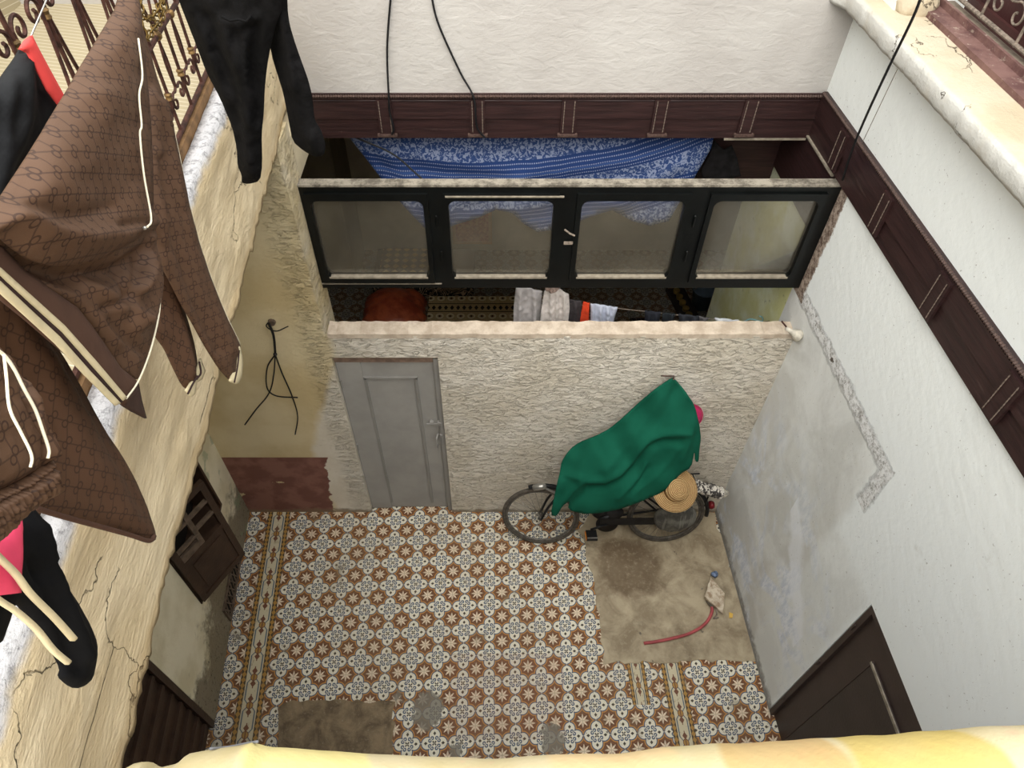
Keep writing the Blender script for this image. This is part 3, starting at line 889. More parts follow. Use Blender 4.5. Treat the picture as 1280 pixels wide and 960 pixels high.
tag(gr, 'small rusty lattice grate at the foot of the left wall under the open shutter', 'grate')

# ================================================================== BALCONY RAILING (left) AND GRILLE (right)
def spiral(c, ex, ey, r0, turns, start, dirn=1, n=26, r1=.18):
    out = []
    for i in range(n+1):
        t = i/n; r = r0*(1-t*(1-r1)); a = start+dirn*turns*2*PI*t
        out.append(Vector(c)+ex*(r*math.cos(a))+ey*(r*math.sin(a)))
    return out
EZ = Vector((0, 0, 1))
def railing(name, y0, y1, X, z0, z1, mats, step, tilt, label, cat):
    rt = empty(name); iron, coll = mats
    P = lambda y, z: Vector((X(y), y, z))
    ey = Vector((tilt, 1, 0)).normalized()
    for z, r in ((z0, .010), (z0+.30, .009), (z1-.12, .009), (z1, .013)):
        bm = bmesh.new(); add_tube(bm, [P(y0, z), P(y1, z)], r, 8); link('rail', bm, iron, rt)
    n = int((y1-y0)/step)
    for i in range(n+1):
        y = y0+.03+i*step
        bm = bmesh.new(); add_tube(bm, [P(y, z0-.01), P(y, z0+.4), P(y, z1)], [.0068, .0062, .0062], 8); b = link('bar', bm, iron, rt)
        for z in (z0+.13, z0+.42, z0+.62):
            bm = bmesh.new(); add_lathe(bm, [(.008, -.014), (.014, -.009), (.0105, 0), (.014, .009), (.008, .014)], 8, Matrix.Translation(P(y, z)))
            link('collar', bm, coll, b)
        ym = y+step/2
        if i == n: continue
        # pair of C-scrolls low, heart-shaped pair high
        bm = bmesh.new(); s = step*.5
        for sg in (-1, 1):
            c = P(ym+sg*s*.47, z0+.085)
            sp = spiral(c, ey*sg, EZ, s*.40, 1.15, PI*.9, -1)
            add_tube(bm, spline([P(ym, z0+.285), P(ym+sg*s*.12, z0+.20), P(ym+sg*s*.02, z0+.12)], 5)+sp[2:], .0052, 6)
        link('scroll', bm, iron, rt)
        bm = bmesh.new()
        for sg in (-1, 1):
            c = P(ym+sg*s*.48, z0+.64)
            sp = spiral(c, ey*sg, EZ, s*.42, 1.1, PI*.5, 1)
            add_tube(bm, spline([P(ym, z0+.32), P(ym+sg*s*.55, z0+.45), P(ym+sg*s*.85, z0+.60)], 5)+spiral(c, ey*sg, EZ, s*.40, 1.15, -.1, 1)[1:], .0052, 6)
        link('scroll', bm, iron, rt)
        bm = bmesh.new(); add_ball(bm, P(ym, z0+.30), .017, 2); link('rosette', bm, coll, b)
    rehome(rt, P((y0+y1)/2, z0))
    tag(rt, label, cat); return rt
XG = lambda y: XB(y)-.095
bm = bmesh.new(); add_prism(bm, [(XB(-.9)-.118, -.9), (XB(-.9)-.078, -.9), (XB(3.97)-.078, 3.97), (XB(3.97)-.118, 3.97)], 4.02, 4.165)
M_sillbar = plain('weathered_wood_sill', S(128, 98, 66), .8, .3, 10, bump=.004)
tag(link('trim_9', bm, M_sillbar), kind='structure')
railing('balcony_railing', -.8, 3.9, XG, 4.18, 5.06, (M_iron, M_brass), .185, -.0738,
        'rusty wrought iron railing with scrolls and brass collars on the left balcony edge', 'railing')
railing('window_grille', .6, 3.55, lambda y: XR(y)+.235, 4.21, 5.2, (M_palewire, M_palewire), .30, -.034,
        'pale painted scrolled iron grille over the upper right ledge', 'grille')
# brass chain looped on the railing
def chain(name, pts, r, wire, mat, parent=None):
    bm = bmesh.new(); pl = [Vector(p) for p in pts]
    for i, (a, b) in enumerate(zip(pl, pl[1:])):
        d = (b-a).normalized(); u = d.orthogonal().normalized()
        if i % 2: u = d.cross(u)
        c = (a+b)/2; L = (b-a).length*.5+wire*1.4
        loop = [c+d*(L*math.cos(t))+u*(r*math.sin(t)) for t in [2*PI*k/14 for k in range(14)]]
        add_tube(bm, loop, wire, 6, closed=True)
    return link(name, bm, mat, parent, True)
M_chain = plain('tarnished_brass_chain', S(122, 98, 52), .4, .3, 60, metal=.7)
def on_rail(px, py, off=.03): return onX(px, py, -.986+off, -.0738)
for k, (cp, lab) in enumerate((
    ([(168, -20), (172, 10), (186, 24), (200, 6), (198, -20)], 'left loop of the tarnished brass chain hung on the balcony railing'),
    ([(176, -20), (176, 25), (183, 50), (190, 38), (203, 20), (205, -20)], 'longest loop of the tarnished brass chain hung on the balcony railing'))):
    pts = spline([on_rail(a, b, .035+.016*k) for a, b in cp], 16)
    L = [0]
    for a, b in zip(pts, pts[1:]): L.append(L[-1]+(b-a).length)
    m = int(L[-1]/.024); out = []
    for i in range(m+1):
        t = L[-1]*i/m; j = max(q for q in range(len(L)) if L[q] <= t+1e-9); j = min(j, len(pts)-2)
        out.append(pts[j].lerp(pts[j+1], (t-L[j])/max(1e-6, L[j+1]-L[j])))
    c = chain('brass_chain', out, .010, .0032, M_chain)
    tag(c, lab, 'chain', 'brass chains on the railing')

# ================================================================== CABLES
def cable(name, pts, r, mat, label, cat='cable', n=10):
    bm = bmesh.new(); add_tube(bm, spline(pts, n), r, 7)
    return tag(link(name, bm, mat, None, True), label, cat)
cable('cable', [onY(489, -12, 3.965), onY(484, 60, 3.96), onY(486, 122, 3.93), onY(487, 140, 3.93), onY(492, 160, 3.925), onY(490, 168, 3.93)], .006, M_blk,
      'black cable running down the white upper wall to the leftmost beam pilaster')
cable('cable', [onY(538, -12, 3.965), onY(548, 30, 3.962), onY(575, 90, 3.96), onY(592, 122, 3.93), onY(596, 158, 3.925), onY(606, 172, 3.93)], .006, M_blk,
      'black cable slanting down the white upper wall to the second beam pilaster')
cable('cable', [onX(1156, -18, 1.60), onX(1142, 20, 1.66), onX(1112, 82, 1.74), onX(1085, 140, 1.80), onX(1066, 185, 1.86), onX(1053, 225, 1.90, 0)], .006, M_blk,
      'thick black cable hanging from upper right down to the end of the black window')
cable('cable', [onX(1122, 86, 1.955, -.034)*1.0, onX(1108, 115, 1.98, -.034), onX(1078, 178, 2.03, -.034)], .0018, M_palewire,
      'thin pale wire against the right wall beside the thick black cable')
cable('cable', [onY(445, 172, 4.0), onY(490, 192, 3.95), onY(519, 216, 3.88), onY(545, 240, 3.80)], .006, M_blk,
      'black cable lying slack across the left corner of the blue sheet')
# bunch of cable ends on the yellow wall
bn = empty('cable_bunch')
bm = bmesh.new()
add_tube(bm, spline([onY(338, 400, 3.24), onY(333, 408, 3.20), onY(345, 414, 3.17), onY(360, 408, 3.15)], 6), .004, 6)
add_tube(bm, spline([onY(336, 404, 3.2), onY(342, 420, 3.19), onY(344, 440, 3.19)], 6), .009, 6)
add_ball(bm, onY(344, 443, 3.19), .014, 2)
link('knot', bm, M_blk, bn)
for cp in ([(344, 443), (334, 460), (334, 485), (346, 495), (372, 497)], [(344, 443), (342, 470), (336, 492), (320, 512), (306, 531)], [(344, 443), (352, 465), (365, 495), (372, 520), (369, 543)]):
    bm = bmesh.new(); add_tube(bm, spline([onY(a, b, 3.20+.015*(i % 2)) for i, (a, b) in enumerate(cp)], 8), .0052, 6); link('cable_end', bm, M_blk, bn, True)
bm = bmesh.new(); add_lathe(bm, [(.026, 0), (.022, .02), (.004, .02)], 12, basis(onY(340, 402, 3.243), (1, 0, 0), (0, 0, 1), (0, -1, 0))); link('wall_plug', bm, M_brtrim, bn)
rehome(bn, onY(340, 402, 3.245))
tag(bn, 'bunch of black cable ends hanging from a hook on the yellow wall', 'cable')
# thin nail wire crack + insulator on the parapet end
ic = empty('wall_insulator')
p = onY(990, 415, 3.19)
bm = bmesh.new(); add_lathe(bm, [(.012, -.05), (.016, -.01), (.026, .02), (.043, .05), (.036, .06), (.004, .055)], 18, basis(p, (0, 1, 0), (.5, 0, .86), (.86, -.15, -.5))); link('insulator_cone', bm, plain('dirty_white_pvc', S(196, 190, 176), .6, .15, 30), ic, True)
bm = bmesh.new(); add_tube(bm, [p+Vector((-.03, .01, .02)), p+Vector((-.07, .05, .05))], .006, 6); link('pin', bm, M_iron, ic)
rehome(ic, p); tag(ic, 'dirty white cone-shaped fitting at the right end of the parapet top', 'fitting')

# ================================================================== BICYCLE
M_tyre = plain('dusty_tyre', S(84, 78, 70), .85, .2, 30)
M_rim = plain('dull_rim', S(112, 108, 102), .4, .2, 30, metal=.5)
M_spoke = plain('dull_spoke', S(120, 116, 110), .4, .1, metal=.5)
M_frame = plain('black_bicycle_paint', S(30, 30, 32), .4, .2, 20)
M_chrome = plain('worn_chrome', S(170, 168, 162), .3, .1, 20, metal=.7)
bike = empty('bicycle')
lean = math.radians(-14)
BM = Matrix.Translation((.365, 2.935, .004)) @ Matrix.Rotation(math.radians(1.0), 4, 'Z') @ Matrix.Rotation(lean, 4, 'X')
R = .328
def bp(x, y, z): return BM @ Vector((x, y, z))
def blink(name, bm, mat, parent=None, sm=True, M=BM):
    bmesh.ops.transform(bm, matrix=M, verts=bm.verts); return link(name, bm, mat, parent or bike, sm)
def wheel(cx, steer, lab):
    M = BM @ Matrix.Translation((cx, 0, R)) @ Matrix.Rotation(steer, 4, 'Z')
    w_ = empty(lab); w_.parent = bike
    def circ(r, n=64): return [(r*math.cos(2*PI*k/n), 0, r*math.sin(2*PI*k/n)) for k in range(n)]
    bm = bmesh.new(); add_tube(bm, circ(R-.018), .0175, 10, closed=True); blink('tyre', bm, M_tyre, w_, M=M)
    bm = bmesh.new(); add_tube(bm, circ(R-.041), .010, 8, closed=True); blink('rim', bm, M_rim, w_, M=M)
    bm = bmesh.new()
    for k in range(32):
        a = 2*PI*k/32; s = 1 if k % 2 else -1; b = a+(.45 if (k//2) % 2 else -.45)
        add_tube(bm, [(.018*math.cos(b), .028*s, .018*math.sin(b)), ((R-.045)*math.cos(a), 0, (R-.045)*math.sin(a))], .0013, 4)
    blink('spokes', bm, M_spoke, w_, M=M)
    bm = bmesh.new(); add_lathe(bm, [(.006, -.05), (.006, -.034), (.022, -.032), (.014, -.02), (.014, .02), (.022, .032), (.006, .034), (.006, .05)], 14, Matrix.Rotation(PI/2, 4, 'X')); blink('hub', bm, M_rim, w_, M=M)
    return w_
wheel(0, math.radians(-6), 'front_wheel'); wheel(1.06, 0, 'rear_wheel')
# front fork & head
hd = (.22, 0, .86)
bm = bmesh.new()
for s in (-1, 1): add_tube(bm, spline([(0, s*.045, R), (.06, s*.05, R+.16), (.16, s*.04, .66), (.185, 0, .75)], 5), .011, 8)
add_tube(bm, [(.17, 0, .70), (.235, 0, .93)], .017, 10); blink('fork', bm, M_frame)
bm = bmesh.new(); add_tube(bm, [(.19, 0, .76), (.46, 0, .33)], .016, 10); add_tube(bm, [(.215, 0, .86), (.62, 0, .80)], .015, 10)
add_tube(bm, [(.46, 0, .33), (.56, 0, .28), (.66, 0, .86)], .016, 10)
for s in (-1, 1):
    add_tube(bm, [(.56, s*.02, .28), (1.06, s*.06, R)], .010, 8); add_tube(bm, [(.63, s*.015, .74), (1.06, s*.06, R)], .009, 8)
blink('bike_frame', bm, M_frame)
bm = bmesh.new(); add_tube(bm, [(.235, 0, .93), (.25, 0, 1.02)], .012, 8); add_tube(bm, spline([(.36, -.30, 1.03), (.27, -.24, 1.05), (.24, -.10, 1.04), (.24, .05, 1.04), (.27, .20, 1.05), (.36, .24, 1.03)], 6), .011, 8); blink('handlebar', bm, M_chrome)
bm = bmesh.new()
for k in range(2): pass
arc = [(-.02+.0, 0, 0)]
pts = [((R+.022)*math.cos(a), 0, R+(R+.022)*math.sin(a)) for a in [PI*(.10+.50*k/18) for k in range(19)]]
add_tube(bm, pts, .020, 8); blink('front_mudguard', bm, M_frame)
bm = bmesh.new(); q = Matrix.Translation((-.02, -.02, 2*R+.03)) @ Matrix.Rotation(math.radians(80), 4, 'Y'); add_lathe(bm, [(.010, -.06), (.026, -.05), (.030, .02), (.024, .05), (.006, .055)], 14, q); blink('lamp', bm, M_chrome)
bm = bmesh.new(); add_tube(bm, spline([(.02, -.02, 2*R+.02), (.09, -.03, 2*R-.02), (.15, -.03, .60)], 6), .009, 6); blink('lamp_bracket', bm, M_chrome)
pts = [(1.06+(R+.022)*math.cos(a), 0, R+(R+.022)*math.sin(a)) for a in [PI*(-.02+.75*k/22) for k in range(23)]]
bm = bmesh.new(); add_tube(bm, pts, .018, 8); blink('rear_mudguard', bm, M_frame)
bm = bmesh.new()
for s in (-1, 1):
    add_tube(bm, [(.80, s*.06, .72), (1.30, s*.06, .73)], .006, 6); add_tube(bm, [(1.06, s*.065, R), (1.22, s*.065, .73)], .006, 6)
for k in range(5): add_tube(bm, [(.84+k*.1, -.06, .73), (.84+k*.1, .06, .73)], .005, 6)
blink('rear_rack', bm, M_frame)
bm = bmesh.new(); add_lathe(bm, [(.095, -.005), (.095, .005)], 28, Matrix.Translation((.56, -.05, .28)) @ Matrix.Rotation(PI/2, 4, 'X')); add_tube(bm, [(.56, -.06, .28), (.42, -.075, .235)], .010, 6); add_tube(bm, [(.56, .06, .28), (.70, .075, .325)], .010, 6); blink('crankset', bm, M_frame)
bm = bmesh.new(); add_box(bm, (.50, -.060, .27), (1.08, -.052, .345)); blink('chain_guard', bm, M_frame, sm=False)
bm = bmesh.new(); add_box(bm, (.375, -.19, .222), (.465, -.09, .247)); pd = blink('pedal', bm, M_frame, sm=False)
bm = bmesh.new(); add_box(bm, (.368, -.185, .225), (.375, -.10, .245)); blink('pedal_reflector', bm, plain('orange_reflector', S(216, 130, 40), .4), pd, sm=False)
bm = bmesh.new(); add_box(bm, (.38, -.185, .247), (.465, -.175, .251)); blink('pedal_edge', bm, M_chrome, pd, sm=False)
bm = bmesh.new(); add_ball(bm, (.60, -.0, .36), .085, 3, (1.2, .7, .8)); add_lathe(bm, [(.05, -.05), (.055, .05)], 14, Matrix.Translation((.50, 0, .38)) @ Matrix.Rotation(.9, 4, 'Y')); blink('motor', bm, plain('dark_engine_grease', S(34, 32, 32), .6, .3, 30))
bm = bmesh.new(); add_ball(bm, (.70, 0, .90), .11, 3, (1.2, .75, .42)); blink('saddle', bm, M_frame)
bm = bmesh.new(); add_lathe(bm, [(.004, -.02), (.032, -.015), (.036, .0), (.03, .02), (.004, .026)], 16, Matrix.Translation((1.40, -.07, .50)) @ Matrix.Rotation(PI/2, 4, 'Y')); blink('tail_reflector', bm, plain('red_reflector', S(120, 26, 34), .3, .2, 30))
bm = bmesh.new(); add_tube(bm, [(1.30, -.02, .70), (1.36, -.02, .64), (1.38, -.02, .55), (1.37, -.02, .44)], .007, 6); blink('tail_bracket', bm, M_frame)
# grey saddle bag on the near side
bm = bmesh.new(); add_ball(bm, (1.10, -.125, .42), .2, 4, (.88, .33, .80))
for v in bm.verts:
    if v.co.z > .54: v.co.z = .54+(v.co.z-.54)*.3
    v.co += Vector((0, 1, .3))*.012*mnoise.noise(v.co*14)
def m_bag():
    x, y, z = pos()
    c = mixc(smooth(tnoise(14, 5), .35, .65), S(70, 68, 64), S(108, 106, 98))
    c = mixc(smooth(tnoise(5, 3, vec(x*6, y, z*.6)), .55, .6)*.4, c, S(136, 134, 126))
    return c, tnoise(30, 4), .006
blink('saddle_bag', bm, newmat('grey_worn_canvas', m_bag, .7))
rehome(bike, (.9, 2.94, 0))
tag(bike, 'old black bicycle leaning on the rough back wall under the green cover', 'bicycle')

# --- green cover
ctl = [(840, 473, 3.195), (868, 505, 3.13), (876, 540, 3.06), (875, 562, 3.0), (862, 588, 2.90), (830, 615, 2.80), (780, 634, 2.74), (740, 643, 2.72), (690, 640, 2.72), (694, 610, 2.80), (703, 575, 3.0), (720, 552, 3.10),
       (765, 537, 3.16), (800, 505, 3.19), (800, 565, 2.90), (760, 592, 2.80), (730, 600, 2.80), (835, 545, 3.0), (820, 520, 3.10), (780, 555, 3.0), (850, 560, 2.93), (740, 575, 2.90)]
def idw(px, py, C=ctl):
    sw = s = 0
    for a, b, c in C:
        w_ = 1/((px-a)**2+(py-b)**2+700)**2.2; sw += w_; s += w_*c
    return s/sw
gpoly = [(840, 472), (845, 475), (856, 488), (868, 506), (874, 530), (876, 548), (874, 562), (873, 577), (869, 577), (868, 562), (864, 584), (850, 592), (838, 606), (826, 616), (800, 627), (775, 636), (750, 641), (728, 642), (710, 637), (712, 625), (703, 632), (696, 645), (688, 644), (693, 620), (696, 606), (700, 590),
         (702, 577), (712, 562), (724, 553), (745, 545), (762, 536), (780, 521), (800, 502), (822, 484)]
M_green = None
def m_green():
    c = mixc(smooth(tnoise(5, 4), .3, .7), S(13, 76, 58), S(18, 84, 65))
    return c, tnoise(260, 2), .0006
M_green = newmat('green_cotton', m_green, .9, spec=.12)
# fine shape: outline traced on a sheet whose depth follows the bar, saddle and wall nail
g = cloth('bicycle_cover', gpoly, lambda a, b: onY(a, b, idw(a, b)), Vector((0, -.85, .52)), M_green, thick=.012, puff=.0, pw=6, step=3.2, soft=1,
      folds=[([(862, 541), (845, 541), (826, 543), (812, 548), (800, 560), (785, 580), (772, 594), (755, 601), (735, 601), (718, 595), (706, 590)], 4.5, .030),
             ([(850, 552), (828, 552), (812, 560), (795, 582), (780, 598), (758, 609), (735, 609)], 4.5, -.032),
             ([(840, 478), (815, 512), (795, 540), (775, 565), (758, 588)], 6, .014), ([(846, 482), (835, 510), (815, 545)], 5, -.010),
             ([(868, 508), (866, 530), (862, 552), (852, 575)], 3.5, .014), ([(806, 580), (798, 594), (786, 608), (772, 622)], 3, .020), ([(810, 584), (802, 600), (790, 614)], 3, -.018),
             ([(846, 562), (834, 580), (815, 598), (796, 612)], 4, .012), ([(726, 604), (716, 612), (706, 626)], 3.5, .028), ([(736, 612), (722, 624), (712, 636)], 3, -.02), ([(730, 560), (760, 553), (790, 540)], 7, .006)],
      wav=.0025, wsc=.05)
tag(g, 'dark green cloth cover draped from a wall nail down over the bicycle', 'cover')
nl = empty('wall_nail')
bm = bmesh.new(); add_tube(bm, [onY(842, 472, 3.25), onY(842, 474, 3.15)], .006, 6); link('shank', bm, M_iron, nl)
bm = bmesh.new(); add_tube(bm, [onY(826, 470, 3.225), onY(843, 470, 3.225)], .004, 6); link('cross_wire', bm, M_iron, nl)
rehome(nl, onY(842, 472, 3.25)); tag(nl, 'rusty nail in the back wall holding up the peak of the green cover', 'nail')

# --- straw hat on the rack
hat = empty('straw_hat')
hc = onY(845, 612, 2.84); hn = Vector((.06, -.52, .82)).normalized()
HM = basis(hc, hn.orthogonal(), hn.cross(hn.orthogonal()), hn)
def m_straw():
    x, y, z = obco(); r = hyp(x, y)
    s = vsin(r*520.0); f = tnoise(90, 3, vec(x, y, z))
    c = mixc(smooth(s*.5+f, .2, 1.0), S(142, 106, 66), S(204, 172, 122))
    return c, s*.5+f*.4, .004
M_straw = newmat('plaited_straw', m_straw, .8)
for nm, prof in (('hat_brim', [(.088, .0), (.12, -.004), (.16, -.016), (.172, -.022), (.172, -.028), (.12, -.010), (.088, -.006)]), ('hat_crown', [(.092, .0), (.088, .04), (.078, .068), (.05, .082), (.004, .086)])):
    bm = bmesh.new(); add_lathe(bm, prof, 40, None, cap=(nm == 'hat_crown'))
    for v in bm.verts: v.co.z += .010*mnoise.noise(v.co*9)
    o = link(nm, bm, M_straw, hat, True)
hat.matrix_basis = HM
tag(hat, 'round plaited straw hat resting on the bicycle rack under the green cover', 'hat')
# --- pink cap peeking out
bm = bmesh.new(); pc = onY(863, 520, 3.16)
add_lathe(bm, [(.004, -.045), (.05, -.04), (.075, -.02), (.085, 0), (.078, .02), (.05, .04), (.004, .045)], 24, basis(pc, (1, 0, 0), (0, .5, .86), (0, -.86, .5)))
add_lathe(bm, [(.090, -.010), (.094, .0), (.090, .010), (.086, 0)], 24, basis(pc, (1, 0, 0), (0, .5, .86), (0, -.86, .5)), cap=False)
tag(link('pink_cap', bm, plain('magenta_plastic', S(176, 34, 88), .45, .08, 8), None, True), 'round magenta pink cap showing behind the right edge of the green cover', 'cap')
# --- roll wrapped in foil tape
rl = empty('wrapped_roll')
a, b = onY(868, 607, 2.98), onY(900, 616, 2.98)
bm = bmesh.new(); n = 60; pts = [a.lerp(b, i/n) for i in range(n+1)]
add_tube(bm, pts, [.048*(1+.18*mnoise.noise(Vector((i*.5, 0, 0)))+.10*(i % 6 == 0)) for i in range(n+1)], 16)
for v in bm.verts: v.co += Vector((0, 1, 1))*.008*mnoise.noise(v.co*60)
def m_foil():
    c = mixc(smooth(tnoise(26, 4, dist=1.2), .47, .53), S(60, 56, 54), S(206, 200, 190))
    return c, tnoise(50, 4), .01
link('roll_body', bm, newmat('crumpled_foil_and_string', m_foil, .45), rl, True)
bm = bmesh.new(); add_ball(bm, b+Vector((.035, 0, -.01)), .035, 3, (1.1, .8, 1)); link('crumpled_end', bm, plain('crumpled_white_paper', S(206, 200, 186), .7, .3, 30, bump=.01), rl, True)
rehome(rl, (a+b)/2); tag(rl, 'short roll wrapped in silvery tape sticking out behind the bicycle towards the right wall', 'roll')

# ================================================================== FLOOR ITEMS
# slab over the drain
C = [onZ(886, 716, .09), onZ(908, 737, .07), onZ(903, 766, .05), onZ(881, 746, .07)]
C = [onZ(888, 722, .10), onZ(906, 741, .09), onZ(904, 766, .07), onZ(881, 745, .09)]
ctr = sum(C, Vector())/4
def m_stone():
    c = mixc(smooth(tnoise(16, 6, rough=.7, dist=.8), .35, .62), S(150, 128, 104), S(206, 194, 174))
    return c, tnoise(30, 5), .005
M_stone = newmat('broken_stone_tile', m_stone, .85)
bm = bmesh.new(); pl = resample([tuple(p.to_2d()) for p in C], .03, .003)
zf = lambda a, b: .085
add_prism(bm, pl, -.011, .011, lambda a, b, c: Vector((a, b, .075+c+(b-ctr.y)*.16)))
tag(link('stone_slab', bm, M_stone), 'broken pale stone tile propped over the drain in the concrete patch', 'tile')
bm = bmesh.new(); add_ball(bm, (ctr.x-.015, ctr.y-.03, .036), .06, 3, (1.0, .9, .5)); 
for v in bm.verts: v.co += v.co.normalized()*.008*mnoise.noise(v.co*30)
tag(link('stone_block', bm, plain('dark_stone', S(92, 84, 74), .9, .2, 20, bump=.01), None, True), 'dark lump of stone under the propped tile by the pink hose', 'stone')
bm = bmesh.new(); pt = [onZ(888, 752, .035), onZ(890, 764, .028), onZ(882, 779, .022), onZ(864, 791, .022), onZ(840, 798, .022), onZ(820, 802, .022), onZ(805, 804, .022)]
add_tube(bm, spline(pt, 8), .0125, 10)
hs = link('hose_tube', bm, plain('pink_rubber_hose', S(170, 82, 84), .5, .12, 12), None, True)
hs.name = 'rubber_hose'; tag(hs, 'short curved pink rubber hose lying on the worn concrete patch', 'hose')
bm = bmesh.new(); add_ball(bm, onZ(893, 718, .03), .03, 3, (1, 1, .8))
for v in bm.verts: v.co += Vector((1, 1, .5))*.010*mnoise.noise(v.co*45)
tag(link('plastic_scrap', bm, plain('blue_plastic_bag', S(112, 130, 160), .35, .35, 40, bump=.004), None, True), 'crumpled blue plastic scrap lying at the top end of the propped stone tile', 'scrap')
bm = bmesh.new(); add_tube(bm, spline([onZ(894, 757, .05), onZ(896, 768, .02), onZ(892, 773, .012), onZ(898, 772, .012)], 5), .006, 6)
tag(link('metal_hook', bm, M_palewire, None, True), 'small bent pale metal hook beside the hose end near the stone tile', 'hook')
bm = bmesh.new(); add_prism(bm, [tuple(onZ(a, b, 0).to_2d()) for a, b in ((911, 766), (916, 768), (915, 773), (911, 773))], .006, .014)
tag(link('leaf_scrap', bm, plain('yellow_scrap', S(208, 170, 84), .8)), 'tiny yellow scrap on the concrete between the stone tile and right wall', 'scrap')

# ================================================================== INNER ROOM
def m_bluesheet():
    u, v = uvco()
    wv = (tnoise(3, 2)-.5)*.03
    t = frac((v-.11*(u-.17)*(u-.17)+wv)/.30)
    base = S(34, 54, 100); pale = S(122, 132, 158); mid = S(48, 72, 122)
    leaf = smooth(tnoise(46, 4, vec(u, v, 0.0), .6, 1.2), .50, .53)
    c = mixc(both(t < .52), base, mixc(leaf, S(44, 64, 108), pale))
    dots = both(frac(u*70.0) < .55)
    for k in (.58, .66, .74, .84, .93):
        c = mixc(both(vabs(t-k) < .012, dots), c, pale)
    c = mixc(both(vabs(t-.70) < .018), c, mid)
    return c, tnoise(200, 2), .0006
M_sheet = newmat('blue_printed_cotton', m_bluesheet, .85, spec=.1)
bpoly = [(434, 168), (500, 168), (600, 168), (700, 168), (800, 168), (893, 168), (889, 185), (872, 215), (850, 252), (836, 276), (812, 282), (790, 276), (765, 262), (748, 268), (725, 276), (700, 286), (672, 290), (655, 280), (640, 266), (620, 262), (598, 272), (572, 280), (552, 288), (532, 286), (505, 258), (478, 225), (455, 195)]
sheetY = lambda a, b: 4.13+.12*math.sin((b-165)/120*PI)*(1-((a-660)/260)**2)*-1
sh_ = cloth('blue_sheet', bpoly, lambda a, b: onY(a, b, 4.14-(b-168)/122*.26), Vector((0, -1, .15)).normalized(), M_sheet, thick=.006, step=7, soft=0,
      folds=[([(470, 180), (520, 235), (560, 268)], 9, .03), ([(640, 262), (700, 240), (780, 250)], 10, .025), ([(560, 255), (600, 235), (650, 232)], 10, .03), ([(760, 258), (800, 235), (850, 205)], 12, .03), ([(500, 185), (650, 212), (860, 185)], 16, .03), ([(480, 205), (640, 235), (850, 222)], 12, -.02)], wav=.012, wsc=.02)
tag(sh_, 'blue printed cotton sheet slung under the maroon beam behind the black window', 'sheet')
bm_ = [(893, 176), (905, 187), (915, 182), (921, 196), (926, 219), (905, 226), (880, 226), (876, 214), (885, 196)]
tag(cloth('dark_rag', bm_, lambda a, b: onY(a, b, 4.22), Vector((0, -1, 0)), plain('black_rag', S(26, 24, 26), .9, .3, 20), thick=.01, step=4, wav=.02, wsc=.1, soft=0),
    'torn black rag hanging beside the right end of the blue sheet', 'rag')
# rug on the floor
def m_rug():
    x, y, z = pos()
    t = frac(y/.30); u = frac(x/.12)-.5
    c = mixc(smooth(tnoise(60, 2), .3, .7), S(188, 164, 120), S(214, 190, 142))
    v1 = vabs(t-.28)
    c = mixc(both(vabs(hyp(u*.12, (t-.28)*.30)-.036) < .009), c, S(240, 228, 196))
    c = mixc(both((vabs(u)*.12+vabs(t-.28)*.30) < .018), c, S(54, 40, 30))
    c = mixc(both(vabs(t-.75) < .12, (vabs(frac(x/.07)-.5)+vabs(t-.75)*2.4) < .34), c, S(48, 38, 30))
    c = mixc(either(vabs(t-.53) < .02, vabs(t-.97) < .02), c, S(40, 32, 28))
    return c, tnoise(120, 2), .003
M_rug = newmat('patterned_rug', m_rug, .95)
bm = bmesh.new(); add_box(bm, (-.80, 3.9, .002), (.55, 6.12, .018)); add_box(bm, (-1.18, 3.9, .002), (-.80, 5.30, .018)); tag(link('patterned_rug', bm, M_rug), 'beige and brown patterned rug on the floor of the room behind the parapet', 'rug')
# bench along the back wall with zebra-like cover
bn = empty('floor_mattress')
def m_zeb():
    n = tnoise(4.5, 1, None, .4, 2.2)
    s = vabs(frac(n*7.0)-.5)
    return (mixc(s > .34, S(30, 26, 26), S(172, 150, 122)),)
bm = bmesh.new(); add_box(bm, (-1.45, 6.13, .004), (-.28, 6.80, .15)); link('mattress_body', bm, newmat('zebra_print', m_zeb, .9), bn)
bm = bmesh.new(); add_box(bm, (-1.46, 6.12, .15), (-.27, 6.81, .175)); bmesh.ops.bevel(bm, geom=bm.edges, offset=.01, segments=3, affect='EDGES'); link('mattress_top', bm, plain('dark_brown_velvet', S(66, 54, 46), .9, .2, 10), bn)
rehome(bn, (-.85, 6.45, 0)); tag(bn, 'low floor mattress with zebra-striped edge at the far side of the patterned rug', 'mattress')
# rust satin blanket over a pouffe
def rust(a, b): return onY(a, b, 5.35+.25*(400-b)/40)
rp = [(430, 352), (470, 350), (500, 352), (508, 372), (514, 386), (500, 392), (480, 393), (455, 394), (428, 392), (430, 374)]
def m_satin():
    c = mixc(smooth(tnoise(6, 4), .35, .65), S(150, 62, 40), S(206, 104, 70)); return c, tnoise(30, 4), .006
pf = empty('satin_pouffe')
bm = bmesh.new(); add_ball(bm, (-1.14, 6.0-.35, .20), .34, 4, (.95, .9, .62))
for v in bm.verts:
    if v.co.z < .012: v.co.z = .012
    dd = v.co-Vector((-1.14, 5.65, .20)); v.co.x += dd.x*.22*min(1, abs(dd.y)*4)+.02*math.sin(dd.y*60+dd.x*20); v.co.y += dd.y*.15
    v.co += Vector((.7, .7, .2))*.045*mnoise.noise(v.co*9)
    if v.co.z < .012: v.co.z = .012
link('satin_cover', bm, newmat('rust_satin', m_satin, .35, spec=.6), pf, True)
